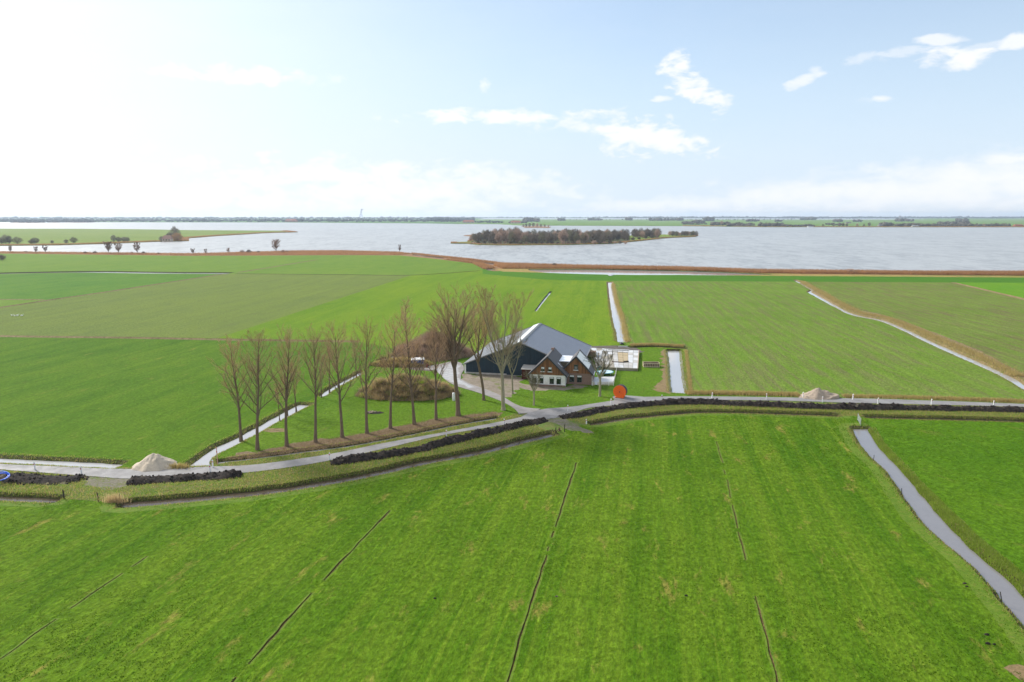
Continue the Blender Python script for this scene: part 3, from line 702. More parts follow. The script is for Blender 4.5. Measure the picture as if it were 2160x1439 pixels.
_, isle = land('wooded_island', [(950, 511.6), (985, 510), (1000, 503), (1200, 501), (1330, 497), (1400, 495), (1472, 496.5), (1472, 499), (1410, 501.5), (1350, 508), (1300, 513), (1200, 516), (1080, 517), (1010, 516), (985, 513.5), (950, 513.2)], M['spit'], .35)
poly_mesh('woodland_floor', resample(PP([(990, 514), (1000, 504), (1200, 503), (1325, 500), (1330, 508), (1300, 511.5), (1200, 514.5), (1080, 515.7), (1010, 514.8)], .37)), .37, M['bank'])
_, isle2 = land('reed_tongue', [(980, 497.2), (1000, 495), (1030, 496), (1000, 499.2)], M['reed_ground'], .3)
_, isle3 = land('small_island', [(1100, 478), (1130, 476.5), (1162, 478.5), (1158, 480.8), (1110, 480.6)], M['reed_ground'], .3)
for a_, b_, c_ in ((22, 95, 470), (101, 128, 469.6), (131, 199, 469.4)):
    land('distant_island', [(a_, c_ - .3), (a_ + 4, c_ - 1.6), (b_ - 4, c_ - 1.6), (b_, c_ - .3), ((a_ + b_) / 2, c_ + .3)], M['reed_ground'], .3)
land('far_shore_left', [(-1200, 459.0), (1030, 459.0), (1000, 464), (960, 472.5), (900, 471.3), (600, 469.3), (0, 468.6), (-1200, 468.6)], M['far_shore'], .5)
land('far_shore_right', [(960, 472.5), (1000, 463.0), (1700, 463.3), (1910, 463.6), (1960, 461), (3400, 461), (3400, 480), (2160, 479.2), (1800, 479.2), (1607, 478.9), (1440, 476.9), (1250, 476.2), (1100, 475.6), (1060, 473.4), (1050, 472.8)], M['polder'], .5)
land('horizon_shore', [(940, 460.2), (940, 459.0), (3400, 458.9), (3400, 460.6), (1950, 461), (1600, 460.8)], M['far_shore'], .5)

# ------------------------------------------------------------------ roads
ru = catmull(PP([(-600, 950), (0, 979.5), (75, 982.5), (257, 990), (362, 988), (442, 985), (540, 980.5), (693, 959), (807, 936), (940, 911.7), (1060, 889), (1100, 880)]), 1.2)
rl = catmull(PP([(-600, 962), (0, 991), (100, 998.5), (187, 1005), (275, 1010.5), (350, 1006), (425, 1001), (500, 998.5), (540, 995.5), (640, 982), (740, 963), (840, 940), (940, 917.5), (1060, 897.5), (1123, 887.5), (1183, 880), (1239, 861.5), (1289, 856.3), (1339, 849.5), (1380, 846), (1428, 843), (1484, 843.5), (1647, 845.7), (1810, 850.5), (1973, 854.5), (2160, 859.5), (2900, 884)]), 1.2)
ru2 = catmull(PP([(1157, 862), (1207, 858.5), (1260, 850.7), (1296, 845)]), 1.2)
ru3 = catmull(PP([(1360, 837.8), (1436, 836.6), (1524, 837), (1687, 839.5), (1850, 842), (1940, 845), (2013, 847.3), (2160, 853), (2900, 876)]), 1.2)
apron = PP([(1292, 837.5), (1300, 835.3), (1319, 834.6)])
road_poly = np.vstack([ru, PP([(1120, 868)]), ru2, apron, ru3, rl[::-1]])
poly_mesh('road', road_poly, .07, M['road'], skirt=.25)
drive_l = catmull(PP([(1094, 874), (1087, 864), (1060, 848), (1010, 829), (976, 819), (955, 811), (938, 800), (930, 788)]), 1.2)
drive_m = catmull(PP([(918, 781), (895, 780), (905, 773), (930, 768), (953, 763), (972, 766), (979, 778), (973, 790), (972, 800)]), 1.0)
drive_r = catmull(PP([(972, 800), (995, 811.5), (1032, 824.5), (1060, 837), (1087, 853), (1110, 860.5), (1140, 863)]), 1.2)
poly_mesh('lane', np.vstack([drive_l, drive_m[:-1], drive_r, PP([(1125, 870)])]), .078, M['lane'], skirt=.25)
yw = resample(PP([(946, 803), (934, 795), (921, 783), (909, 779), (932, 772), (958, 765.5), (968, 770), (965, 782), (968, 800), (978, 806), (1000, 817), (990, 819), (960, 808)]), wob=1.2, seed=31)
poly_mesh('puddle', yw, .084, M['yard_wet'], skirt=.02)
for a_, b_ in (((112, 990.5), (140, 982.5)), ((12, 984), (26, 978.5)), ((188, 990), (200, 987)), ((236, 992.5), (257, 989)), ((-60, 985), (-30, 976))):
    p = PP([a_, b_]); n_ = normals(p, False) * .05
    poly_mesh('road_joint', np.vstack([p - n_, (p + n_)[::-1]]), .076, M['cable'])

def blob_template():
    t = (1 + 5 ** .5) / 2
    v = np.array([(-1, t, 0), (1, t, 0), (-1, -t, 0), (1, -t, 0), (0, -1, t), (0, 1, t), (0, -1, -t), (0, 1, -t), (t, 0, -1), (t, 0, 1), (-t, 0, -1), (-t, 0, 1)], float)
    f = np.array([(0, 11, 5), (0, 5, 1), (0, 1, 7), (0, 7, 10), (0, 10, 11), (1, 5, 9), (5, 11, 4), (11, 10, 2), (10, 7, 6), (7, 1, 8), (3, 9, 4), (3, 4, 2), (3, 2, 6), (3, 6, 8), (3, 8, 9), (4, 9, 5), (2, 4, 11), (6, 2, 10), (8, 6, 7), (9, 8, 1)])
    return v / np.linalg.norm(v[0]), f
BV, BF = blob_template()
# ------------------------------------------------------------------ earth ridges and heaps
def ridge(name, bottom_px, label, hw=1.25, hh=.95, seed=0, mat='soil'):
    c = catmull(PP(bottom_px), .28); c = c + normals(c, False) * (hw if normals(c, False)[len(c) // 2][1] > 0 else -hw)
    n_ = normals(c, False); K = 14; vs = []
    L = len(c)
    for i, p in enumerate(c):
        te = min(1, (i + 1) / 7, (L - i) / 7) ** .6
        base = (.75 + .55 * noise.noise(Vector((p[0] * .23, p[1] * .23, seed))) + .25 * noise.noise(Vector((p[0] * .9, p[1] * .9, seed)))) * te
        for k in range(K + 1):
            s = (k / K * 2 - 1); wv = hw * (1 + .25 * noise.noise(Vector((p[0] * .4, p[1] * .4, seed + 5 + (s > 0) * 3))))
            q = p + n_[i] * s * wv * (0.5 + .5 * te)
            prof = max(0, 1 - abs(s) ** 1.7)
            z = hh * base * prof + .26 * prof * noise.noise(Vector((q[0] * 1.6, q[1] * 1.6, seed + 1))) + .16 * prof * noise.noise(Vector((q[0] * 5, q[1] * 5, seed + 2)))
            vs.append((q[0], q[1], max(z, -.03) + .02 * prof - .03 * (abs(s) > .98)))
    fs = []
    for i in range(L - 1):
        for k in range(K):
            a = i * (K + 1) + k; b = a + K + 1; fs += [(a, b, b + 1), (a, b + 1, a + 1)]
    me = np_mesh(name, vs, fs); o = link(name, me, M[mat]); tag(o, label, 'earth bank', 'banks of dug soil along the road')
    rr = np.random.RandomState(seed); va = np.array(vs); nc = int(L * 2.6); i_ = rr.randint(0, len(va), nc); i_ = i_[np.linalg.norm(va[i_, :2], axis=1) < 330]; nc = len(i_)
    sz = rr.uniform(.04, .17, (nc, 1, 1)); cl = BV[None] * sz * (1 + .3 * rr.randn(nc, 12, 1)) * np.array([1.2, 1.2, .9]) + va[i_][:, None, :] + np.array([0, 0, .04])
    co = link('clods', np_mesh('clods', cl.reshape(-1, 3), (BF[None] + (np.arange(nc) * 12)[:, None, None]).reshape(-1, 3)), M[mat], o); co['kind'] = 'stuff'
    return o
ridge('soil_bank', [(-400, 1003), (0, 1019), (75, 1023), (162, 1019), (197, 1009)], 'dark soil bank with pale clods beside the blue hose at the left edge', 1.7, .8, 1)
ridge('soil_bank', [(262, 1025), (375, 1018), (460, 1012), (505, 1010)], 'dark dug soil bank below the large sand heap, right of the track across the verge', 1.4, .8, 2)
ridge('soil_bank', [(700, 984), (873, 958), (940, 941), (1073, 909), (1160, 890)], 'long dark soil bank below the poplar row, ending at the lane mouth', 1.35, .95, 3)
ridge('soil_bank', [(1190, 886), (1235, 880), (1261, 874), (1311, 864.6), (1367, 858.6), (1428, 855), (1500, 855), (1647, 861), (1769, 865), (1932, 867), (2160, 871.5), (2700, 888)], 'longest black soil bank, along the road right of the lane mouth', 1.4, 1.0, 4)
def heap(name, cx_px, base_py, rx, ry, hgt, mat, label, cat, seed, power=1.25, off=0.0, second=None, rot=0.0, n_r=26, n_a=64, nz=.12):
    c = P(cx_px, base_py); cx, cy = c[0], c[1] + ry
    vs = [(0, 0, hgt * (1 + off))]; fs = []
    for i in range(1, n_r + 1):
        r_ = i / n_r
        for j in range(n_a):
            a = 2 * math.pi * j / n_a; wr = 1 + .10 * noise.noise(Vector((math.cos(a) * 1.4, math.sin(a) * 1.4, seed))) + .12 * noise.noise(Vector((math.cos(a) * 4, math.sin(a) * 4, seed)))
            x = rx * wr * r_ * math.cos(a); y = ry * wr * r_ * math.sin(a)
            z = hgt * max(0, 1 - r_ ** power)
            if second:
                sx_, sh, sr = second; dd = math.hypot(x - sx_, y) / sr; z = max(z, sh * max(0, 1 - dd ** 1.3)) if r_ < 1 else z
            e = (1 - r_ ** 6)
            z += e * nz * hgt * (noise.noise(Vector((x * .7, y * .7, seed))) + .5 * noise.noise(Vector((x * 2.2, y * 2.2, seed + 4))) + .25 * noise.noise(Vector((x * 6, y * 6, seed + 4))))
            vs.append((x, y, z if i < n_r else -.06))
    for j in range(n_a): fs.append((0, 1 + j, 1 + (j + 1) % n_a))
    for i in range(n_r - 1):
        for j in range(n_a):
            a = 1 + i * n_a + j; b = 1 + i * n_a + (j + 1) % n_a; fs += [(a, a + n_a, b + n_a), (a, b + n_a, b)]
    o = link(name, np_mesh(name, vs, fs, True), mat); o.location = (cx, cy, .05); o.rotation_euler = (0, 0, rot)
    if label: tag(o, label, cat)
    return o
heap('sand_heap', 309, 996, 3.6, 2.5, 2.05, M['sand'], 'tall pale sand heap beside the road at the foot of the diagonal ditch', 'sand heap', 5, 1.1)
heap('sand_heap', 1737, 844.5, 4.2, 2.6, 2.0, M['sand2'], 'low brownish sand heap with a long right shoulder behind the right-hand road', 'sand heap', 9, 1.0, second=(2.6, .85, 3.4))

# ------------------------------------------------------------------ scattered blades (stuff)
def blades(name, pts, h0, h1, w_, mat, label, cat, seed=0, lean=.35, zbase=None, kind='stuff', parent=None):
    r_ = np.random.RandomState(seed); n_ = len(pts); pts = np.asarray(pts)
    if pts.shape[1] == 2: pts = np.column_stack([pts, np.zeros(n_) if zbase is None else zbase])
    a = r_.uniform(0, 2 * math.pi, n_); h = r_.uniform(h0, h1, n_); b = r_.uniform(0, 2 * math.pi, n_); l = r_.uniform(0, lean, n_) * h
    dx = np.cos(a) * w_ / 2; dy = np.sin(a) * w_ / 2
    v = np.empty((n_, 3, 3)); v[:, 0] = pts + np.stack([dx, dy, -.03 + 0 * dx], 1); v[:, 1] = pts - np.stack([dx, dy, .03 + 0 * dx], 1)
    v[:, 2] = pts + np.stack([np.cos(b) * l, np.sin(b) * l, h], 1)
    o = link(name, np_mesh(name, v.reshape(-1, 3), np.arange(n_ * 3).reshape(-1, 3)), mat, parent)
    if parent is None: tag(o, label, cat, kind=kind)
    else: tag(o, kind=kind)
    return o
def along(poly, n_, lo, hi, rsd, maxD=320, wfun=None):
    nn = normals(poly); L = np.linalg.norm(np.roll(poly, -1, 0) - poly, axis=1); D = np.linalg.norm(poly, axis=1)
    wgt = L * (D < maxD) * (poly[:, 1] > 30); 
    if wgt.sum() == 0: return np.zeros((0, 2))
    i = rsd.choice(len(poly), n_, p=wgt / wgt.sum()); t = rsd.rand(n_)[:, None]
    return poly[i] + (poly[(i + 1) % len(poly)] - poly[i]) * t + nn[i] * rsd.uniform(lo, hi, n_)[:, None]
def ground_z(pts):
    z = np.zeros(len(pts))
    for d in wet:
        idx = near_idx(pts, d['poly'], d['b'])
        if len(idx) == 0: continue
        q = pts[idx]; dist = segdist(d['poly'], q); ins = inside(d['poly'], q); e = WL + .06 if d['water'] else d['depth']
        h = np.where(ins, -9, np.where(dist < d['b'], -e * (1 - np.clip(dist / d['b'], 0, 1) ** .75), 0)); z[idx] = np.minimum(z[idx], h)
    return z
rsd = np.random.RandomState(12)
gy = 42 + 100 * rsd.rand(260000) ** .8; gx = (rsd.rand(len(gy)) * 2 - 1) * (gy + 14) * .80; q = np.column_stack([gx, gy])
q = q[~inside(PP([(-900, 1003), (0, 1047), (262, 1061), (640, 1022), (1157, 912), (1237, 895), (1367, 877), (1500, 868), (1765, 876), (2160, 888), (3000, 916), (3000, 600), (-900, 600)]), q)]
q = q[np.array([noise.noise(Vector((a * .35, b * .35, 1))) + .6 * noise.noise(Vector((a * 1.4, b * 1.4, 5))) for a, b in q]) > -.15]
gz = ground_z(q); q = q[gz > -.02]; sel = rsd.rand(len(q)) < .5
blades_later = [(q[sel], 'grass_dark'), (q[~sel], 'grass_light')]
acc = []
for d in [d_ for d_ in wet if d_['mat'] != 'furrow'][:20]:
    L = np.linalg.norm(np.roll(d['poly'], -1, 0) - d['poly'], axis=1)[(np.linalg.norm(d['poly'], axis=1) < 300)].sum()
    if L < 3: continue
    acc.append(along(d['poly'], int(min(26000, L * 42)), .1, d['b'] + .55, rsd))
acc = np.vstack(acc); z = ground_z(acc); k = z > -1; acc = np.column_stack([acc[k], z[k]])
for qq, mm in blades_later:
    blades('field_grass', qq, .04, .10, .14, M[mm], 'short green grass standing in the near meadows', 'grass', 70 + len(mm), .8)
sel = rsd.rand(len(acc)) < .55
blades('bank_grass', acc[sel], .06, .26, .10, M['rough_grass'], 'rough green grass tufts overhanging the ditch banks', 'grass', 1)
blades('bank_grass', acc[~sel], .06, .26, .10, M['rough_brown'], 'dry brown grass tufts mixed along the ditch banks', 'grass', 2)
def in_px_poly(px, n_, rsd):
    pw = PP(px); lo = pw.min(0); hi = pw.max(0); out = []
    tot = 0
    while tot < n_:
        q = rsd.uniform(lo, hi, (n_ * 2, 2)); q = q[inside(pw, q)]; out.append(q); tot += len(q)
        if len(q) == 0: break
    return np.vstack(out)[:n_]
vr = [r for r in regions if r[0] == 'verge'][0][2]
roadm = road_poly
def clear_of_road(q):
    return q[~inside(roadm, q)]
q = clear_of_road(np.vstack([in_px_poly([p for p in vr if p[0] < 1160 and p[0] > -900] + [(-300, 955)][:0], 60000, rsd),
               in_px_poly([(1190, 885), (1295, 848), (2400, 858), (2400, 895), (1822, 879), (1765, 876), (1500, 868.5), (1367, 877), (1237, 895)], 60000, rsd)]))
for r9 in regions:
    if r9[0] == 'worn_crossing': q = q[~(inside(PP(r9[2]), q) & (rsd.rand(len(q)) < .93))]
z = ground_z(q); q = np.column_stack([q, z])[z > -.3]
sel = rsd.rand(len(q)) < .6
blades('verge_grass', q[sel], .08, .28, .10, M['rough_grass'], 'rough green grass on the verge between road and ditch', 'grass', 3)
blades('verge_grass', q[~sel], .08, .30, .09, M['rough_brown'], 'dry yellow brown grass on the verge between road and ditch', 'grass', 4)
q = in_px_poly([r for r in regions if r[0] == 'rough_bank'][0][2], 26000, rsd); z = ground_z(q); q = np.column_stack([q, z])[z > -.5]
blades('rough_bank_grass', q, .10, .34, .10, M['rough_grass'], 'rough long grass on the raised bank right of the wide near ditch', 'grass', 5)
def strip(px, half, n_, rsd):
    c = catmull(PP(px), 1.0); i = rsd.randint(0, len(c) - 1, n_); t = rsd.rand(n_)[:, None]
    nn = normals(c, False); return c[i] * (1 - t) + c[i + 1] * t + nn[i] * (rsd.randn(n_)[:, None] * half * .5)
for px, half, n_, h0, h1, lab in (([(1447, 830), (1500, 830), (1600, 831.5), (1685, 834)], 1.2, 9000, .3, .75, 'low brown rough growth on the field edge left of the brownish sand heap'),
                         ([(1779, 837), (1900, 839), (2060, 844), (2200, 849), (2500, 860)], 1.1, 11000, .3, .7, 'low brown rough growth along the field edge right of the brownish sand heap'),
                         ([(1447, 740), (1452, 780), (1457, 824)], .45, 3000, .2, .5, 'dry brown growth on the bank right of the ditch east of the house'),
                         ([(1330, 729), (1380, 727.5), (1443, 731)], 1.0, 5000, .3, .7, 'dark rough growth along the dry ditch behind the log store'),
                         ([(1293, 600), (1302, 640), (1312, 670), (1319, 705), (1324, 722)], 1.0, 6000, .4, 1.0, 'rusty brown reed edge along the right side of the bright ditch behind the barn'),
                         ([(1690, 594), (1725, 613), (1800, 654), (1880, 674), (1981, 716), (2066, 752), (2149, 794)], 2.2, 16000, .3, .9, 'brown rough growth on the bank of the long ditch between the stubble fields')):
    blades('brown_growth', strip(px, half, n_, rsd), h0, h1, .12, M['rough_brown'], lab, 'rough growth', 20 + int(px[0][0]) % 50)
# leaf litter tufts
q = in_px_poly([(470, 970), (540, 953), (640, 932), (773, 914), (907, 886), (1040, 868), (1060, 874), (907, 904), (773, 932), (640, 951), (540, 965)], 22000, rsd); q = q + rsd.randn(*q.shape) * .45
blades('leaf_litter_tufts', q, .03, .14, .12, M['leaf'], 'brown fallen leaves and low stems under the poplar row', 'leaf litter', 40, 1.0)
# reed bed
def strip_poly(px, n_): return in_px_poly(px, n_, rsd)
q = strip_poly([(1040, 560), (1072, 557.8), (1220, 562.2), (1440, 566), (1607, 572), (1773, 573.7), (1940, 575.5), (2300, 576), (2300, 582.5), (2160, 581.5), (1607, 576.5), (1440, 570.5), (1220, 567), (1060, 567)], 60000)
blades('reed_bed', q, 1.3, 2.5, .28, M['reed'], 'rusty brown reed belt along the near shore of the lake', 'reeds', 50)
q = np.vstack([strip_poly([(-200, 531), (0, 531.8), (250, 534.3), (400, 536), (627, 530), (720, 529.5), (840, 532.5), (870, 536), (843, 538), (720, 538), (400, 539.5), (0, 534.5), (-200, 534)], 42000),
               strip_poly([(868, 535), (1000, 548.5), (1072, 558), (1066, 559.5), (1000, 550.5), (870, 537)], 8000), strip_poly([(933, 547), (1018, 556), (1045, 566), (1020, 568), (997, 556)], 6000)])
blades('reed_bed', q, .9, 1.9, .32, M['reed'], 'dark rusty reeds along the left shore below the shore trees', 'reeds', 51)
def ring_reeds(poly, n_, h0, h1, w_, label, seed, mat='reed', frac=1.0):
    nn = normals(poly); keep_ = nn[:, 1] < .6
    L = np.linalg.norm(np.roll(poly, -1, 0) - poly, axis=1) * keep_
    vis = np.abs(poly[:, 0]) < poly[:, 1] * .85; L = L * vis
    i = rsd.choice(len(poly), n_, p=L / L.sum()); t = rsd.rand(n_)[:, None]
    q = poly[i] + (poly[(i + 1) % len(poly)] - poly[i]) * t - nn[i] * np.abs(rsd.randn(n_)[:, None]) * 3 * frac
    blades('reed_fringe', np.column_stack([q, np.full(n_, -.2)]), h0, h1, w_, M[mat], label, 'reeds', seed)
ring_reeds(spit, 22000, 1.2, 2.4, .7, 'rusty reed fringe round the flat grassy spit at left', 60, frac=2.4)
ring_reeds(isle, 14000, 1.0, 2.0, .6, 'dark red reed fringe round the wooded island', 61)
q = strip_poly([(1440, 476), (1607, 478.2), (1800, 478.4), (2300, 478.6), (2300, 479.4), (1800, 479.1), (1607, 478.8), (1440, 476.8)], 9000)
blades('reed_fringe', np.column_stack([q, np.full(len(q), .3)]), 1.5, 3.0, 2.5, M['reed'], 'thin reddish reed line along the far right shore of the lake', 'reeds', 62)

# ------------------------------------------------------------------ bare trees
def perp(d):
    u = Vector((0, 0, 1)) if abs(d.z) < .9 else Vector((1, 0, 0)); a = d.cross(u).normalized(); return a, d.cross(a).normalized()
def chain(mb, pts, rad, n):
    rings = []
    for i, p in enumerate(pts):
        d = (pts[min(i + 1, len(pts) - 1)] - pts[max(i - 1, 0)]).normalized(); a, b = perp(d)
        rings.append([p + (a * math.cos(2 * math.pi * k / n) + b * math.sin(2 * math.pi * k / n)) * rad[i] for k in range(n)])
    base = len(mb.v)
    for r_ in rings: mb.v += [tuple(v) for v in r_]
    for i in range(len(pts) - 1):
        for k in range(n):
            a = base + i * n + k; b = base + i * n + (k + 1) % n; mb.f.append((a, b, b + n)); mb.f.append((a, b + n, a + n))
def make_tree(seed, H, r0, start, spread, nb, nsub, ntw, fork=0, twr=.016, up=.55, lean=.0, vase=.4):
    rd = random.Random(seed); tr = MB(); cr = MB()
    def rv(): return Vector((rd.uniform(-1, 1), rd.uniform(-1, 1), rd.uniform(-1, 1)))
    def grow(p, d, L, r_, steps, jit, upw):
        pts = [p]; dd = d.copy()
        for _ in range(steps):
            dd = (dd + rv() * jit + Vector((0, 0, upw))).normalized(); pts.append(pts[-1] + dd * L / steps)
        return pts
    def twigs(pts, L, cnt):
        for _ in range(cnt):
            t = rd.uniform(.15, 1.0) * (len(pts) - 1); i = min(int(t), len(pts) - 2); p = pts[i].lerp(pts[i + 1], t - i)
            d = (pts[i + 1] - pts[i]).normalized(); a, b = perp(d); th = rd.uniform(0, 6.28)
            dd = (d * rd.uniform(.7, 1.3) + (a * math.cos(th) + b * math.sin(th)) * rd.uniform(.3, .8) + Vector((0, 0, .25))).normalized()
            l = L * rd.uniform(.5, 1.1); q = grow(p, dd, l, 0, 2, .22, .12)
            chain(cr, q, [twr, twr * .8, twr * .45], 3)
            if rd.random() < .7:
                a2 = (q[1] + dd * 0); d2 = (dd + rv() * .6).normalized(); chain(cr, [a2, a2 + d2 * l * .55], [twr * .8, twr * .4], 3)
    def branch(p, d, L, r_, lvl):
        q = grow(p, d, L, r_, 5, .14, .10 * up)
        chain(tr if lvl < 1 or r_ > .03 else cr, q, [r_ * (1 - .8 * i / 5) + .005 for i in range(6)], 5 if r_ > .06 else 4 if r_ > .04 else 3)
        if lvl == 0:
            for s in range(nsub):
                t = .12 + .86 * (s + rd.random() * .8) / nsub; i = min(int(t * 5), 4); pp = q[i].lerp(q[i + 1], t * 5 - i)
                dq = (q[i + 1] - q[i]).normalized(); a, b = perp(dq); th = rd.uniform(0, 6.28)
                dd = (dq + (a * math.cos(th) + b * math.sin(th)) * rd.uniform(.45, .85)).normalized()
                branch(pp, dd, L * rd.uniform(.26, .48) * (1.15 - t * .5), max(.014, r_ * .38), 1)
        twigs(q, max(.7, L * (.16 if lvl == 0 else .38)), ntw if lvl else ntw // 2)
    axes = []
    tp = grow(Vector((0, 0, -.15)), Vector((lean, rd.uniform(-.03, .03), 1)).normalized(), H * (.94 if not fork else start + .06), r0, 9, .045, .03)
    rr = [r0 * 1.35] + [r0 * (1 - (.86 if not fork else .3) * i / 9) for i in range(1, 10)]
    chain(tr, tp, rr, 9); axes.append((tp, rr))
    if fork:
        top = tp[-1]
        for k in range(fork):
            th = 6.28 * k / fork + rd.uniform(-.5, .5); d = Vector((math.cos(th) * vase, math.sin(th) * vase, 1)).normalized()
            q = grow(tp[-2].lerp(top, rd.random()), d, H * (.92 - start) * rd.uniform(.85, 1.05), 0, 8, .09, .06)
            r1 = [r0 * .55 * (1 - .85 * i / 8) + .01 for i in range(9)]
            chain(tr, q, r1, 6); axes.append((q, r1))
    for k in range(nb):
        ax, ar = axes[rd.randrange(1, len(axes))] if fork else axes[0]
        t = rd.uniform(.05, .97) if fork else start + (1 - start) * ((k + rd.random()) / nb) ** .9
        t = min(t, .97); i = min(int(t * (len(ax) - 1)), len(ax) - 2); p = ax[i].lerp(ax[i + 1], t * (len(ax) - 1) - i)
        th = k * 2.4 + rd.uniform(-.5, .5); o_ = rd.uniform(.45, .85) * (spread)
        d = Vector((math.cos(th) * o_, math.sin(th) * o_, 1)).normalized()
        rel = max(0.1, (H - p.z) / (H * (1 - start)))
        L = H * (.13 + .24 * min(1, rel * 1.1)) * rd.uniform(.75, 1.15)
        branch(p, d, L, max(.025, ar[i] * .42), 0)
    return tr.mesh('trunk'), cr.mesh('crown')
poplars = [make_tree(100 + k, 19.5, .29, [.30, .38, .27, .34, .41, .31, .36][k], [1.05, .8, 1.25, .95, 1.15, .7, 1.0][k], [24, 20, 26, 22, 18, 24, 20][k], 8, 8, twr=.0105, lean=[0, .03, -.03, .02, -.04, 0, .04][k]) for k in range(7)]
smallt = [make_tree(300 + k, 9.0, .13, .25, .9, 14, 5, 5, twr=.014) for k in range(2)]
bigt = [make_tree(401, 24.5, .46, .34, .95, 46, 9, 10, fork=4, twr=.0115, vase=.34), make_tree(402, 23.5, .42, .28, .95, 46, 9, 10, fork=4, twr=.0115, vase=.44), make_tree(403, 19.0, .30, .36, .9, 30, 8, 9, fork=3, twr=.011, vase=.40)]
pollard = [make_tree(500 + k, 6.2, .20, .42, 1.0, 20, 5, 5, fork=5, twr=.013, vase=.75) for k in range(2)]
smalltree = [make_tree(520, 12.5, .22, .3, .75, 20, 6, 6, fork=3, twr=.014, vase=.4)]
for ml in (poplars, smallt, bigt, pollard, smalltree):
    for a, b in ml: a.materials.append(M['bark']); b.materials.append(M['twig'])
for a, b in pollard + smalltree[:1]: a.materials[0] = M['bark_pale']; b.materials[0] = M['twig_green']
bigt[1][0].materials[0] = M['bark_pale']
def tree(name, meshes, px, py, label, cat, H, H0, group=None, rz=0.0, z=0.0, xy=None):
    c = P(px, py) if xy is None else xy
    r_ = empty(name, (c[0], c[1], z), rz, label, cat, group); s = H / H0; r_.scale = (s, s, s)
    a = link('trunk', meshes[0], None, r_); b = link('crown', meshes[1], None, r_); return r_
row = [(508.7, 930, 17.5), (543, 949, 19.3), (605, 941, 19.0), (665.5, 933, 18.5), (721.8, 922.5, 19.3), (774, 914, 19.0), (823.5, 903.5, 19.2), (874, 895, 20.0), (920, 885.5, 18.5), (966.6, 876.5, 24.0)]
ordn = ['leftmost', 'second', 'third', 'fourth', 'fifth', 'sixth', 'seventh', 'eighth', 'ninth']
for i, (x, y, h) in enumerate(row[:9]):
    lab = 'bare slender poplar at the water edge, leftmost of the poplar row' if i == 0 else f'bare slender poplar, {ordn[i]} from the left in the row above the road'
    tree('poplar_tree', poplars[[0, 2, 5, 1, 3, 6, 4, 2, 0][i]], x, y, lab, 'tree', h, 19.5, 'poplars in the row above the road', i * 1.7)
tree('poplar_tree', bigt[0], 966.6, 876.5, 'largest bare tree with dense round crown standing left of the lane', 'tree', 24.5, 24.5, 'tall bare trees by the lane', 1.0)
tree('poplar_tree', bigt[1], 1062, 865, 'tall bare tree with pale forking limbs at the mouth of the lane', 'tree', 23.0, 23.5, 'tall bare trees by the lane', 0.6)
tree('poplar_tree', bigt[2], 1020, 844, 'bare forked tree on the lawn left of the lane in front of the barn', 'tree', 20.0, 19, 'tall bare trees by the lane', 2.6)
tree('garden_tree', smalltree[0], 1081.6, 830.5, 'smaller bare garden tree left of the farmhouse on the lawn edge', 'tree', 12.0, 12.5, None, 0)
tree('pollard_tree', pollard[0], 1126, 854.5, 'small pollarded tree on the lawn in front of the white farmhouse wall', 'tree', 6.6, 6.2, 'pollarded trees before the farmhouse', 0)
tree('pollard_tree', pollard[1], 1265, 836, 'pollarded tree on the lawn between the farmhouse and the orange drum', 'tree', 9.3, 6.2, 'pollarded trees before the farmhouse', 1.2)
for i, (x, y, h, lab) in enumerate([(590, 887, 7, 'thin bare young tree at the ditch, farthest left of the ditch-side trees'), (607, 877, 7.5, 'thin bare young tree on the ditch bank just right of the farthest left ditch-side tree'),
        (625, 868, 10, 'bushy bare young tree by the small ditch dam'), (678, 839, 9, 'thin bare young tree at the left end of the middle ditch water'), (695, 828, 10.5, 'bare young tree standing over the middle ditch water'),
        (752, 797, 9.5, 'bare young tree at the right end of the middle ditch water'), (858, 738, 14, 'bare tree beside the ditch left of the large brush heap')]):
    tree('ditch_tree', smallt[i % 2], x, y, lab, 'tree', h, 9.0, 'young trees along the diagonal ditch', i * 2.1)

# distant trees: trunk fan and porous crown
def far_tree(seed, H, Wd, n_, sz, shape='round'):
    rd = np.random.RandomState(seed); q = []
    while len(q) < n_:
        p = rd.uniform(-1, 1, 3)
        if p @ p > 1: continue
        if abs(noise.noise(Vector(p * 2.2) + Vector((seed, 0, 0)))) < .07: continue
        q.append(p)
    q = np.array(q); low = .06 if shape == 'round' else .03
    c = np.column_stack([q[:, 0] * Wd / 2, q[:, 1] * Wd / 2, H * (low + (1 - low) * (q[:, 2] * .5 + .5))])
    k = 1 - .30 * np.abs(q[:, 2]); c[:, :2] *= k[:, None]
    d = c - np.array([0, 0, H * .15]); d /= np.linalg.norm(d, axis=1)[:, None]; d += rd.randn(*d.shape) * .35
    s = sz * rd.uniform(.6, 1.4, n_)[:, None]; w_ = np.cross(d, rd.randn(*d.shape)); w_ /= np.linalg.norm(w_, axis=1)[:, None]
    v = np.empty((n_, 3, 3)); v[:, 0] = c - d * s + w_ * s * .22; v[:, 1] = c - d * s - w_ * s * .22; v[:, 2] = c + d * s
    cm = np_mesh('crown', v.reshape(-1, 3), np.arange(n_ * 3).reshape(-1, 3))
    mb = MB(); rr = random.Random(seed)
    mb.tube((0, 0, -.5), (0, 0, H * .35), H * .02, H * .014, 5)
    for _ in range(7):
        th = rr.uniform(0, 6.28); z0 = rr.uniform(.15, .35) * H; e = Wd * .33
        mb.tube((0, 0, z0), (math.cos(th) * e, math.sin(th) * e, H * rr.uniform(.6, .9)), H * .010, H * .004, 3, False)
    return mb.mesh('trunk'), cm
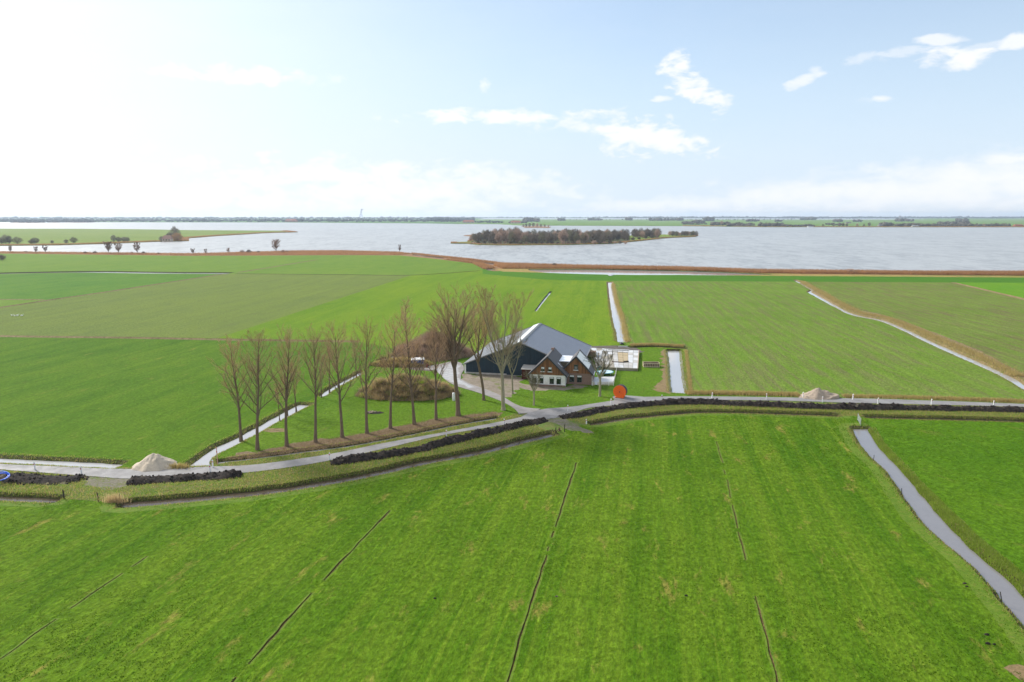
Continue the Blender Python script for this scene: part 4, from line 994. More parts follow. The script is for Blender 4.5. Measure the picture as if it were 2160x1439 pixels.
def far_set(n_, H, Wd, cnt, sz, mats, shape='round', seed=0):
    out = []
    for k in range(n_):
        a, b = far_tree(seed + k, H, Wd, cnt, sz, shape); a.materials.append(M['twig_dark']); b.materials.append(M[mats[k % len(mats)]]); out.append((a, b))
    return out
isl = far_set(6, 12, 9.5, 700, .70, ['twig_dark', 'twig_green', 'twig_dark', 'twig_green', 'twig_dark', 'twig_red'], seed=700)
bush = far_set(3, 3, 5, 260, .5, ['twig_dark', 'twig_red'], 'bush', seed=740)
shore_t = far_set(3, 9, 7, 420, .55, ['twig_dark', 'twig_red'], 'bush', seed=760)
shore_real = [make_tree(820 + k, 9.0, .16, .12, 1.2, 26, 8, 16, fork=4, twr=.028, vase=.5) for k in range(3)]
for a, b in shore_real: a.materials.append(M['twig_dark']); b.materials.append(M['twig_red'])
rd = random.Random(9)
sh = [(23, 533.5, 6.5, 'thin bare tree on the shore at the far left edge'), (76, 534, 6.0, 'small faint bare tree on the left shore, beyond the low dark bush'), (96, 534, 7.0, 'small bare tree just right of the faint pair on the left shore'),
      (229, 535.5, 11.5, 'bare spreading tree on the left shore, left one of a pair'), (250, 536, 10.0, 'bare spreading tree on the left shore, right one of a pair'), (290, 536, 10, 'bare tree with a bush at its foot on the left shore right of the pair'),
      (407, 537, 5.5, 'small round shore tree above the inlet, right of the cottage'), (435, 537, 5, 'small wispy shore tree right of the small round one'), (482, 535, 5, 'small wispy shrub tree left of the shore thicket'),
      (583, 533, 12.5, 'large bare multi-stemmed tree standing highest on the left shore'), (843, 533.5, 8.5, 'lone narrow bare tree at the point of the near shore')]
for i, (x, y, h, lab) in enumerate(sh):
    t = tree('shore_tree', shore_real[i % 3], x, y, lab, 'tree', h * 1.12, 9, 'bare trees along the left shore', i * 1.3)
    if x == 843: t.scale = (h / 9 * .6, h / 9 * .6, h / 9)
bl = [(4, 549, 5, 'dark round bush in the meadow at the left picture edge'), (55, 534, 2.5, 'low dark bush on the left shore between the first two shore trees'), (180, 535.5, 2.5, 'low dark shore bush left of the tree pair'), (200, 535.5, 2.8, 'dark shore bush directly left of the tree pair'),
      (278, 536, 2.4, 'dark bush at the foot of the shore tree right of the pair'), (303, 536, 2.6, 'dark bush on the right of the shore tree right of the pair'), (335, 537, 2.0, 'lowest dark shore bush in line with the cottage'),
      (511, 534, 3.2, 'dark shore thicket bush left of the highest shore tree'), (525, 534, 3.6, 'taller dark shore thicket bush left of the highest shore tree'), (545, 534, 2.4, 'low bush between the thicket and the highest shore tree'), (597, 533, 3.0, 'dark bush at the right foot of the highest shore tree'), (606, 533, 2.0, 'low bush trailing right of the highest shore tree'),
      (1170, 563, 3.0, 'pale round bush in the reed belt left of the culvert'), (1793, 577, 3.4, 'pale round bush in the reed belt on the right')]
for i, (x, y, h, lab) in enumerate(bl):
    tree('shore_bush', bush[i % 3], x, y, lab, 'bush', h, 3, 'bushes along the shore', i)
# trees on the island
spots = []
for (x0, x1, yb, yf, hh, n_) in ((992, 1100, 507, 515, 20, 44), (1100, 1175, 505, 515, 16, 34), (1175, 1215, 505, 514, 19, 20), (1215, 1290, 504, 514, 16, 46), (1290, 1325, 502, 509, 15, 18), (1335, 1390, 499.5, 502.5, 16, 26), (1412, 1470, 497.3, 499, 10, 24)):
    for k in range(n_):
        t = (k + rd.random()) / n_; spots.append((x0 + (x1 - x0) * t, rd.uniform(yb, yf), hh * rd.uniform(.72, 1.08)))
for x, y, h in spots:
    if x < 1040: h *= .55 + .45 * (x - 992) / 48
    tree('island_tree', isl[rd.randrange(6)], x, y, 'bare winter tree growing among others on the wooded island', 'tree', h, 12, 'bare trees on the wooded island', rd.uniform(0, 6))
spots = [(1000 + i * 11, rd.uniform(513, 515.5)) for i in range(30)] + [(1335, 507), (1348, 505.5), (1362, 504), (1375, 502.5), (1385, 501.8)]
for x, y in spots:
    tree('island_bush', bush[rd.randrange(3)], x, y, 'low dark bush on the front edge of the wooded island', 'bush', rd.uniform(3, 5.5), 3, 'bushes on the wooded island', rd.uniform(0, 6))
for x, y, h in [(1104, 479.3, 13), (1110, 479.3, 15), (1117, 479.3, 17), (1125, 479.3, 18), (1133, 479.5, 16), (1141, 479.5, 14), (1149, 479.6, 12), (1157, 479.8, 11)]:
    tree('islet_tree', isl[rd.randrange(6)], x, y, 'bare tree on the small island behind the wooded island', 'tree', h * .85, 12, 'trees on the small island', rd.uniform(0, 6))
for x, y, h, m_, lab in [(12, 515, 13, 1, 'dark bare tree group left at the left end of the spit'), (20, 515, 12, 0, 'second dark bare tree at the left end of the spit'), (3, 515, 9, 2, 'red brown bush tree at the left picture edge on the spit'), (37, 515, 10, 1, 'bare tree right of the tree group on the spit'), (66, 515, 6, 1, 'small rounded bush on the spit edge'), (74, 515, 9, 0, 'narrow dark tree beside the rounded bush on the spit'),
                         (110, 514, 5, 2, 'low reddish bush on the spit'), (140, 514, 6, 2, 'wider reddish bush on the spit'), (156, 513.5, 9, 1, 'dark tree at the right end of the reddish spit bushes'), (240, 511, 11, 1, 'dark bush tree left of the cottage hedge'), (250, 511, 8, 0, 'low dark hedge tree, left part'), (262, 511, 8, 0, 'low dark hedge tree, middle part'), (270, 511, 8, 1, 'low dark hedge tree, right part'),
                         (341, 509.5, 8, 0, 'dark shrub touching the left side of the red roofed cottage'), (358, 508, 13, 0, 'dark tree between the cottage and the autumn tree'), (370, 507, 22, 0, 'tall bare tree behind the autumn coloured tree')]:
    t_ = tree('spit_tree', isl[m_], x, y, lab, 'tree', h, 12, 'trees on the grassy spit', x * .1); t_.scale[0] *= (1.9 if h < 12 else 1.2)
aut = far_tree(790, 12, 13, 1500, .7, 'bush'); aut[0].materials.append(M['bark']); aut[1].materials.append(M['autumn'])
at_ = tree('autumn_tree', aut, 374, 508.5, 'round orange brown autumn tree beside the cottage on the spit', 'tree', 13, 12); at_.scale = (1.45, 1.2, 1.05)

# far small houses
def house_small(px, py, Lx, Dy, wall_h, roof_h, wm, rm, label, rz=0.0, windows=3):
    c = P(px, py, .5); r_ = empty('farm_house', (c[0], c[1], .3), rz, label, 'house')
    MB().box(-Lx / 2, Lx / 2, 0, Dy, -.5, wall_h).build('wall', wm, r_)
    MB().add([(-Lx / 2 - .4, -.4, wall_h), (Lx / 2 + .4, -.4, wall_h), (Lx / 2 + .4, Dy + .4, wall_h), (-Lx / 2 - .4, Dy + .4, wall_h), (-Lx / 2 + .1 * Lx, Dy / 2, wall_h + roof_h), (Lx / 2 - .1 * Lx, Dy / 2, wall_h + roof_h)],
             [(0, 1, 5, 4), (2, 3, 4, 5), (0, 4, 3), (1, 2, 5), (3, 2, 1, 0)]).build('roof', rm, r_)
    for k in range(windows):
        x = -Lx / 2 + (k + .5) * Lx / windows; MB().box(x - Lx * .08, x + Lx * .08, -.06, .02, wall_h * .35, wall_h * .8).build('window', M['glass'], r_)
    return r_
house_small(351, 509, 13, 8, 3.6, 5.2, M['wall_far'], M['roof_pink'], 'cream cottage with red roof beside the orange tree on the spit')
for px, py, L, wm, rm, lab in ((613, 468.2, 70, 'roof_red', 'roof_red', 'distant building with a red roof on the left far shore'), (988, 470.8, 60, 'wall_far', 'roof_red', 'distant red roofed farm at the right end of the left woods'),
                          (1088, 471.5, 50, 'wall_far', 'roof_red', 'distant red roofed farm behind the small island'), (1515, 474.5, 26, 'wall_far', 'roof_red', 'distant farm with a pale red roof in the trees right of the island'), (2150, 478, 30, 'roof_red', 'roof_red', 'red roofed house at the right edge of the far shore'),
                          (1932, 478.7, 22, 'white', 'trim_grey', 'low white house on the far right shore'), (1865, 478.2, 34, 'trim_grey', 'roof_tile', 'grey roofed barn on the far right shore'), (1790, 471.2, 26, 'wall_far', 'roof_tile', 'distant farmhouse on the polder beyond the shore trees'), (1710, 479, 18, 'white', 'roof_tile', 'small pale house among trees on the far right shore')):
    house_small(px, py, L, L * .4, L * .12, L * .14, M[wm], M[rm], lab)
# church with spire
c = P(1898, 460.6); ch = empty('church', (c[0], c[1], .5), 0, 'tiny church with a pointed tower on the right horizon', 'church')
MB().box(-9, 9, -9, 9, -1, 26).build('tower', M['brick'], ch)
MB().add([(-10, -10, 26), (10, -10, 26), (10, 10, 26), (-10, 10, 26), (0, 0, 46)], [(0, 1, 4), (1, 2, 4), (2, 3, 4), (3, 0, 4), (3, 2, 1, 0)]).build('spire', M['roof_tile'], ch)
MB().prism([(9, -1), (60, -1), (60, 12), (34, 22), (9, 12)], -12, 12).build('nave', M['brick'], ch)
# mast on the left horizon
c = P(763, 464.5); mt = empty('crane', (c[0], c[1], .5), 0, 'thin dark crane like mast above the woods on the left horizon', 'crane')
MB().tube((-26, 0, 0), (0, 0, 92), 1.4, 1.0, 5).tube((9, 0, 0), (0, 0, 92), 1.1, .8, 5).build('mast', M['far_wood'], mt)
b_ = MB()
for k in range(5): z_ = 30 + k * 14; b_.tube((-12 + k * 2.4, 0, z_), (4 + k * 1, 0, z_ + 9), 2.6, 1.8, 4)
b_.build('brace', M['blue'], mt); MB().tube((0, 0, 86), (20, 0, 92), 2, 1.4, 5).build('jib', M['far_wood'], mt)

# ------------------------------------------------------------------ far woods
ico_v = None
def woods(name, spans, mat, label, seed, cat='woods'):
    r_ = np.random.RandomState(seed); vs = []; fs = []; b = 0
    for (x0, x1, y0, y1, h0, h1, n_) in spans:
        for k in range(n_):
            px = x0 + (x1 - x0) * (k + r_.rand()) / n_; py = r_.uniform(min(y0, y1), max(y0, y1)); c = P(px, py)
            h = r_.uniform(h0, h1) * (1 + .3 * noise.noise(Vector((px * .02, seed, 0)))); wd = h * r_.uniform(.5, 1.0)
            v = BV * (1 + .35 * r_.randn(12, 1) * .6) * np.array([wd, wd, h * .58]) + np.array([c[0], c[1], h * .45]); vs.append(v); fs.append(BF + b); b += 12
    o = link(name, np_mesh(name, np.vstack(vs), np.vstack(fs)), mat); tag(o, label, cat, kind='stuff')
woods('far_woods', [(-400, 1000, 465, 468.5, 10, 17, 700), (1000, 1060, 468, 471, 6, 10, 30), (-400, 1000, 461, 463, 16, 26, 420), (900, 1000, 462, 466, 16, 26, 60)], M['far_wood'], 'long blue grey line of woods behind the left far shore', 1)
woods('far_woods', [(930, 2500, 459.7, 460.4, 14, 26, 520), (1600, 2500, 460.4, 461.2, 14, 24, 420), (1300, 2500, 460.2, 460.6, 18, 30, 420)], M['far_wood'], 'low blue grey woods along the right horizon', 2)
woods('distant_island_trees', [(24, 94, 468.8, 469.8, 12, 19, 46), (102, 127, 468.6, 469.4, 10, 14, 16), (132, 197, 468.4, 469.2, 13, 20, 46)], M['far_wood'], 'dark trees on the tiny islands at the far left', 3)
woods('far_shore_trees', [(1440, 1490, 473, 474.5, 5, 9, 16), (1500, 1540, 473, 476, 8, 15, 26), (1535, 1585, 476, 478, 8, 13, 30), (1600, 1660, 477, 478.6, 8, 14, 30), (1660, 1720, 478, 478.8, 6, 10, 16),
                          (1740, 1780, 474, 476, 6, 9, 10), (1890, 1980, 477.6, 478.6, 8, 12, 46), (1978, 2045, 472, 475, 9, 14, 44), (1980, 2130, 477.6, 478.8, 7, 11, 60), (1860, 1880, 477, 478.6, 10, 16, 6)], M['far_wood2'], 'dark hedges and tree clumps along the far right shore', 4)
woods('polder_trees', [(1075, 1110, 469.5, 471.5, 8, 13, 22), (1105, 1135, 467, 468.5, 20, 26, 20), (1178, 1190, 465.5, 466, 16, 22, 8), (1240, 1270, 465, 465.6, 16, 22, 8), (1320, 1330, 465, 465.5, 24, 30, 5), (1370, 1440, 465.3, 466, 12, 22, 26), (1438, 1462, 470, 471.8, 8, 11, 12), (1460, 1482, 470, 471.5, 14, 19, 12), (1485, 1505, 466, 467, 24, 30, 10),
                       (1575, 1600, 467, 468, 12, 18, 12), (1635, 1650, 467.5, 468.5, 10, 15, 8), (1690, 1720, 463.8, 464.6, 18, 26, 18), (1760, 1775, 467.5, 468.5, 12, 20, 8), (1800, 1815, 467.5, 468.5, 12, 18, 8), (1890, 1925, 466, 468, 14, 22, 16), (2020, 2040, 467, 469, 18, 26, 8), (1180, 1700, 464.0, 464.6, 5, 9, 90)], M['far_wood2'], 'scattered farm tree clumps on the far polder', 5)
k_ = 0
for x, y, h in [(1640, 478.4, 20), (1662, 478.6, 14), (1770, 478.7, 19), (1778, 478.7, 21), (1786, 478.7, 20), (1808, 478.7, 18), (1833, 478.5, 22), (1872, 477.5, 20), (1884, 478, 18), (1736, 478.7, 15), (1590, 478.2, 17), (1522, 475.5, 27), (1533, 475.5, 24), (1758, 478.7, 16), (1822, 478.6, 15), (2010, 478.6, 17), (2060, 478.6, 18), (2075, 478.6, 17), (2100, 478.6, 20), (2118, 478.6, 18)]:
    t = tree('distant_tree', isl[k_ % 6], x, y, 'single tree standing out of the hedges on the far right shore', 'tree', h * .7, 12, 'single trees on the far right shore', k_); k_ += 1

# ================================================================== BARN
bx, by = 2.05, 160.6
barn = empty('barn', (bx, by, 0), -AXR, 'large low barn with navy walls and grey sheet roof behind the farmhouse', 'barn')
HW, BL, EV, RG = 13.93, 29.6, 2.35, 8.1
nW = 27
for i in range(nW):
    x0 = -HW + 2 * HW * i / nW; x1 = -HW + 2 * HW * (i + 1) / nW
    zt = lambda x: EV + (RG - EV) * (1 - abs(x) / HW) - .12
    pr = [(x0 + .01, .35), (x1 - .01, .35), (x1 - .01, zt(x1))]
    if x0 < 0 < x1: pr.append((0, zt(0)))
    pr.append((x0 + .01, zt(x0)))
    y_ = -.02 * (i % 2)
    MB().prism(pr, y_ - .05, y_ + .02).build('wall_panel', M['barn_wall'], barn)
body = MB().prism([(-HW + .05, 0), (HW - .05, 0), (HW - .05, EV - .15), (0, RG - .2), (-HW + .05, EV - .15)], .03, BL - .03); body.build('wall', M['barn_wall'], barn)
MB().box(-HW - .03, HW + .03, -.10, .028, -.1, .34).build('plinth', M['concrete'], barn)
nR = 27
for side in (-1, 1):
    for i in range(nR):
        y0 = -.35 + (BL + .7) * i / nR; y1 = -.35 + (BL + .7) * (i + 1) / nR - .03
        vs = []; K = 6
        ox = HW + .45; oz = EV - (RG - EV) / HW * .45
        for k in range(K + 1):
            y = y0 + (y1 - y0) * k / K; dz = .035 * (k % 2) + .006 * (i % 2)
            vs += [(side * .02, y, RG + dz), (side * ox, y, oz + dz)]
        n0 = len(vs); vs += [(v[0], v[1], v[2] - .05 - (.035 * ((j // 2) % 2))) for j, v in enumerate(vs)]
        fs = []
        for k in range(K):
            a = 2 * k
            q1 = (a, a + 1, a + 3, a + 2); q2 = (n0 + a, n0 + a + 2, n0 + a + 3, n0 + a + 1)
            fs += [q1, q2] if side < 0 else [q1[::-1], q2[::-1]]
        fs += [(0, n0, n0 + 1, 1), (2 * K, 2 * K + 1, n0 + 2 * K + 1, n0 + 2 * K)]
        fs += [tuple([1 + 2 * k, n0 + 1 + 2 * k, n0 + 3 + 2 * k, 3 + 2 * k]) for k in range(K)]
        MB().add(vs, fs).build('roof_sheet', M['barn_roof'] if side > 0 else M['barn_roof_left'], barn)
sl_ = (RG - EV) / HW
# white strip by the ridge on the left slope, ridge cap, verge trims, gutters
MB().add([(-.25, -.1, RG + .02), (-2.1, -.1, RG - 2.1 * sl_ + .14), (-2.1, BL, RG - 2.1 * sl_ + .14), (-.25, BL, RG + .02), (-.25, -.1, RG + .2), (-1.9, -.1, RG - 1.9 * sl_ + .32), (-1.9, BL, RG - 1.9 * sl_ + .32), (-.25, BL, RG + .2)],
         [(0, 1, 2, 3), (7, 6, 5, 4), (4, 5, 1, 0), (5, 6, 2, 1), (6, 7, 3, 2), (7, 4, 0, 3)]).build('ridge_strip', M['white_strip'], barn)
MB().prism([(-.25, RG - .02), (0, RG + .14), (.35, RG - .04), (.35, RG + .02), (0, RG + .22), (-.25, RG + .06)], -.42, BL + .42).build('ridge_cap', M['trim_grey'], barn)
for s in (-1, 1):
    for yy, nm in ((-.42, 'verge_trim'), (BL + .36, 'verge_trim')):
        MB().beam((s * .1, yy, RG + .04), (s * (HW + .5), yy, EV - .12), .10, .22).build(nm, M['trim_grey'], barn)
    MB().beam((s * (HW + .52), -.4, EV - .24), (s * (HW + .52), BL + .4, EV - .24), .16, .14).build('gutter', M['trim_grey'], barn)
MB().box(-HW - .02, -HW + .35, -.13, -.085, 0, EV - .1).build('corner_post', M['white'], barn)
for x0, w_ in ((-3.4, 3.6), (4.2, 3.6)):
    d_ = MB().box(x0, x0 + w_, -.16, -.10, .1, 3.9).build('sliding_door', M['barn_wall'], barn); MB().beam((x0 - .2, -.18, 3.95), (x0 + w_ + .2, -.18, 3.95), .05, .1).build('door_rail', M['trim_dark'], d_)

# ================================================================== FARMHOUSE
hx, hy = 4.06, 151.2
house = empty('farmhouse', (hx, hy, 0), -AXR, 'farmhouse with two wood-clad gables over white and brick ground floors', 'house')
def lw(ly, h): return ly, h
LW, LD, LE, LR = 8.07, 10.5, 2.75, 6.75
c0 = LW / 2
MB().box(.0, LW, .0, LD, .32, 2.62).build('wall', M['wall_white'], house)
MB().box(-.02, LW + .02, -.02, LD - .1, -.1, .318).build('plinth', M['brick'], house)
RX0, RX1, RY0, RY1, RE, RR = 6.48, 13.78, 2.9, 10.9, 2.64, 6.45
rc = (RX0 + RX1) / 2
MB().box(LW + .003, RX1, RY0, RY1, -.1, 2.62).build('brick_wall', M['brick'], house)
MB().prism([(.06, 2.6), (LW - .06, 2.6), (LW - .06, LE), (c0, LR - .12), (.06, LE)], .05, LD - .05).build('gable_wall', M['roof_moss'], house)
MB().prism([(RX0 + .06, 2.6), (RX1 - .06, 2.6), (RX1 - .06, RE), (rc, RR - .12), (RX0 + .06, RE)], RY0 + .05, RY1 - .05).build('gable_wall', M['roof_moss'], house)
def clad(x0, x1, y, zb, cx_, ridge_z, eave_z, half, bw=.30):
    n_ = int((x1 - x0) / bw)
    for i in range(n_):
        a = x0 + (x1 - x0) * i / n_ + .012; b = x0 + (x1 - x0) * (i + 1) / n_ - .012
        zt = lambda x: ridge_z - (ridge_z - eave_z) * abs(x - cx_) / half - .1
        pr = [(a, zb), (b, zb), (b, max(zb + .05, zt(b)))]
        if a < cx_ < b: pr.append((cx_, zt(cx_)))
        pr.append((a, max(zb + .05, zt(a))))
        yy = y - (.012 if i % 2 else 0); MB().prism(pr, yy - .05, yy + .03).build('cladding_board', M['cladding'], house)
clad(.05, LW - .05, -.02, 2.60, c0, LR, LE, c0)
clad(LW - .9, RX1 - .05, RY0 - .02, 2.60, rc, RR, RE, rc - RX0)
def gable_roof(x0, x1, y0, y1, ez, rz_, mat, ov=.35, oh=.45):
    cx_ = (x0 + x1) / 2; hw = (x1 - x0) / 2; s = (rz_ - ez) / hw; th = .14
    for sd in (-1, 1):
        ex = cx_ + sd * (hw + oh); ezz = ez - s * oh
        vs = [(cx_, y0 - ov, rz_), (ex, y0 - ov, ezz), (ex, y1 + ov, ezz), (cx_, y1 + ov, rz_)]
        vs += [(v[0], v[1], v[2] + th) for v in vs]
        fs = [(0, 1, 2, 3), (7, 6, 5, 4), (0, 4, 5, 1), (1, 5, 6, 2), (2, 6, 7, 3), (3, 7, 4, 0)]
        if sd > 0: fs = [f[::-1] for f in fs]
        rf = MB().add(vs, fs).build('roof', mat, house)
        nrow = 14
        b = MB()
        for k in range(nrow):
            t = (k + .5) / nrow; x = cx_ + (ex - cx_) * t; z = rz_ + (ezz - rz_) * t + th
            b.beam((x, y0 - ov + .02, z + .012), (x, y1 + ov - .02, z + .012), .05, .03)
        o = b.build('tile_courses', mat, rf); o['kind'] = 'stuff'
        MB().beam((cx_ + sd * .02, y0 - ov - .04, rz_ + .03), (ex, y0 - ov - .04, ezz + .03), .06, .30).build('bargeboard', M['trim_dark'], house)
        MB().beam((ex + sd * .06, y0 - ov, ezz + .02), (ex + sd * .06, y1 + ov, ezz + .02), .13, .11).build('gutter', M['trim_grey'], house)
    MB().beam((cx_, y0 - ov, rz_ + th + .03), (cx_, y1 + ov, rz_ + th + .03), .25, .1).build('ridge_tiles', mat, house)
gable_roof(0, LW, 0, LD, LE, LR, M['roof_tile'])
gable_roof(RX0, RX1, RY0, RY1, RE, RR, M['roof_tile'], oh=.35)
MB().box(c0 + 1.2, rc - .9, 4.7, 11.2, 4.72, 4.92).build('flat_roof', M['flat_roof'], house)
MB().add([(c0 + 1.6, 4.68, 4.75), (rc - 1.2, 4.68, 4.75), (rc - 1.2, 3.1, 3.15), (c0 + 1.6, 3.1, 3.15), (c0 + 1.6, 4.68, 4.55), (rc - 1.2, 4.68, 4.55), (rc - 1.2, 3.1, 2.95), (c0 + 1.6, 3.1, 2.95)],
         [(3, 2, 1, 0), (4, 5, 6, 7), (0, 1, 5, 4), (2, 3, 7, 6), (1, 2, 6, 5), (3, 0, 4, 7)]).build('valley_roof', M['roof_moss'], house)
MB().box(c0 + 1.2, rc - .9, 4.9, 11.1, 2.6, 4.71).build('link_wall', M['roof_moss'], house)
# white strip at the valley skylight
sL = (LR - LE) / c0
def roof_pt(cx_, rz_, s, dx, y, up_): return (cx_ + dx, y, rz_ - s * abs(dx) + up_)
MB().beam(roof_pt(c0, LR, sL, 2.0, 2.6, .17), roof_pt(c0, LR, sL, 3.0, 2.6, .17), .3, .05).build('skylight', M['flat_roof'], house)
# solar panels with painted sky reflection on the right wing's right slope
sR = (RR - RE) / (rc - RX0)
for a in range(2):
    for b in range(4):
        d0 = .18 + a * 1.38; d1 = d0 + 1.34; y0 = 3.05 + b * 1.62; y1 = y0 + 1.58; u = .20
        vs = [roof_pt(rc, RR, sR, d0, y0, u), roof_pt(rc, RR, sR, d1, y0, u), roof_pt(rc, RR, sR, d1, y1, u), roof_pt(rc, RR, sR, d0, y1, u)]; vs += [(v[0], v[1], v[2] + .05) for v in vs]
        MB().add(vs, [(0, 3, 2, 1), (4, 5, 6, 7), (0, 1, 5, 4), (1, 2, 6, 5), (2, 3, 7, 6), (3, 0, 4, 7)]).build('roof_panel', M['panel'], house)
def window(x, y, zb, w_, h_, sill=None, blind=.25, lintel=False):
    f = MB()
    t = .07
    f.box(x - w_ / 2, x - w_ / 2 + t, y - .075, y + .02, zb, zb + h_).box(x + w_ / 2 - t, x + w_ / 2, y - .075, y + .02, zb, zb + h_)
    f.box(x - w_ / 2 + t, x + w_ / 2 - t, y - .075, y + .02, zb, zb + t).box(x - w_ / 2 + t, x + w_ / 2 - t, y - .075, y + .02, zb + h_ - t, zb + h_)
    win = f.build('window', M['frame_dark'], house)
    MB().box(x - w_ / 2 + t, x + w_ / 2 - t, y - .045, y - .03, zb + t, zb + h_ - t).build('pane', M['glass'], win)
    if blind: MB().box(x - w_ / 2 + t + .02, x + w_ / 2 - t - .02, y - .062, y - .048, zb + h_ - t - h_ * blind, zb + h_ - t).build('blind', M['blind'], win)
    if sill: MB().box(x - w_ / 2 - .12, x + w_ / 2 + .12, y - .20, y - .08, zb - .14, zb - .01).build('sill', M[sill], win)
for x in (1.05, 2.63, 5.03, 6.62): window(x, 0, .52, 1.0, 1.62, 'white', .16)
for x in (2.98, 4.63): window(x, -.07, 3.42, .82, 1.02, 'white', .42)
for x in (9.26, 10.98): window(x, RY0, .52, 1.12, 1.62, None, .22)
window(10.15, RY0 - .07, 3.42, .90, 1.20, 'white', 0)
MB().box(10.15 - .3, 10.15 + .3, RY0 - .135, RY0 - .12, 3.62, 4.2).build('inner_curtain', M['trim_grey'], house)
# black recess panels between the ground floor windows of the white wall
MB().box(LW + .02, LW + .04, .5, 1.6, .32, 2.3).build('side_door', M['frame_dark'], house)
MB().tube((LW + .08, .05, .1), (LW + .08, .05, 2.5), .05, n=6).build('downpipe', M['white'], house)
MB().tube((RX1 + .1, RY0 - .02, .05), (RX1 + .1, RY0 - .02, 2.5), .06, n=6).build('downpipe', M['white'], house)
MB().beam((RX1 + .45, RY0 - .3, 2.42), (RX1 + .45, RY1 + .2, 2.42), .14, .12).build('white_gutter', M['white'], house)
MB().box(RX1 + .003, RX1 + .03, RY0 + .5, RY0 + 1.6, .1, 2.2).build('back_door', M['trim_dark'], house)
ch_ = MB().box(c0 - .3, c0 + .3, 7.6, 8.2, LR - .3, LR + .55).build('chimney', M['brick'], house)
# red brown lean-to
x_, y_ = loc2w(hx, hy, -2.9, 5.5)
shed = empty('shed', (x_, y_, 0), -AXR, 'small dark red wooden shed with a pale roof between farmhouse and barn', 'shed')
MB().box(0, 2.85, 0, 3.2, 0, 2.35).build('wall', M['red_wood'], shed)
MB().add([(-.2, -.25, 2.36), (4.2, -.25, 2.36), (4.2, 3.5, 2.72), (-.2, 3.5, 2.72), (-.2, -.25, 2.48), (4.2, -.25, 2.48), (4.2, 3.5, 2.84), (-.2, 3.5, 2.84)],
         [(0, 3, 2, 1), (4, 5, 6, 7), (0, 1, 5, 4), (1, 2, 6, 5), (2, 3, 7, 6), (3, 0, 4, 7)]).build('roof', M['concrete'], shed)
MB().box(.9, 1.9, -.04, .0, .05, 2.1).build('door', M['brown_wood'], shed)
for k in range(7): MB().box(.02 + k * .41, .06 + k * .41, -.03, -.003, .03, 2.3).build('batten', M['red_wood'], shed)

# ================================================================== TERRACE AND FENCE
ter = PP([(1249, 812), (1246.5, 797), (1298, 794.5), (1294, 809.5)])
poly_mesh('terrace', ter, .12, M['concrete_pale'], skirt=.2)
fa, fb, fc = P(1249, 814), P(1294, 813.5), P(1301, 781)
def picket(name, a, b, label, n_, hh=.95, skip=()):
    L = np.linalg.norm(b - a); ang = math.atan2(b[1] - a[1], b[0] - a[0]); r_ = empty(name, (a[0], a[1], 0), ang, label, 'fence')
    for k in range(int(L / 1.9) + 2):
        x = min(L, k * 1.9); MB().box(x - .05, x + .05, -.05, .05, 0, hh + .12).build('post', M['white'], r_)
    for z_ in (.25, .78): MB().box(0, L, -.02, .02, z_, z_ + .09).build('rail', M['white'], r_)
    for k in range(n_):
        x = L * (k + .5) / n_
        if any(s0 < x / L < s1 for s0, s1 in skip): continue
        MB().prism([(x - .035, .08), (x + .035, .08), (x + .035, hh - .05), (x, hh), (x - .035, hh - .05)], -.045, -.021).build('picket', M['pale_wood'], r_)
picket('picket_fence', fa, fb, 'picket fence with pale rails in front of the terrace right of the house', 34, skip=((.12, .24),))
picket('picket_fence', fb, fc, 'white railed fence running back from the terrace corner', 40)
tp_ = P(1277, 791); tr_ = empty('trampoline', (tp_[0], tp_[1], 0), .1, 'round trampoline with a pale cyan mat on the grass behind the terrace', 'trampoline')
MB().lathe([(1.75, .82), (1.75, .85)], 24).build('mat', M['cyan'], tr_)
rim = MB(); nn_ = 24
for k in range(nn_):
    a = 2 * math.pi * k / nn_; b = 2 * math.pi * (k + 1) / nn_; rim.beam((1.85 * math.cos(a), 1.85 * math.sin(a), .8), (1.85 * math.cos(b), 1.85 * math.sin(b), .8), .22, .1)
rim.build('rim', M['cyan_dark'], tr_)
for k in range(6):
    a = 2 * math.pi * k / 6; MB().tube((1.8 * math.cos(a), 1.8 * math.sin(a), 0), (1.8 * math.cos(a), 1.8 * math.sin(a), .78), .04, n=6).build('leg', M['steel'], tr_)
tp_ = P(1264, 791); wb = empty('paddling_pool', (tp_[0], tp_[1], 0), 0, 'small pale tub left of the trampoline', 'tub')
MB().lathe([(.62, 0), (.7, .38), (.64, .40), (.58, .12)], 18).build('tub', M['cyan'], wb)
tp_ = P(1276, 785); sl2 = empty('slide', (tp_[0], tp_[1], 0), R(35), 'turquoise playground slide behind the trampoline', 'slide')
MB().beam((0, 0, .35), (-1.9, 0, 1.7), .5, .06).build('chute', M['cyan_dark'], sl2)
for s in (-1, 1):
    MB().beam((0, s * .25, .45), (-1.9, s * .25, 1.82), .05, .14).build('side_rail', M['cyan_dark'], sl2); MB().tube((-1.95, s * .25, 1.9), (-2.5, s * .25, 0), .035, n=6).build('ladder_rail', M['cyan_dark'], sl2)
for k in range(4): z_ = .35 + k * .38; MB().tube((-2.5 + .29 * z_, -.25, z_), (-2.5 + .29 * z_, .25, z_), .025, n=5).build('rung', M['cyan_dark'], sl2)

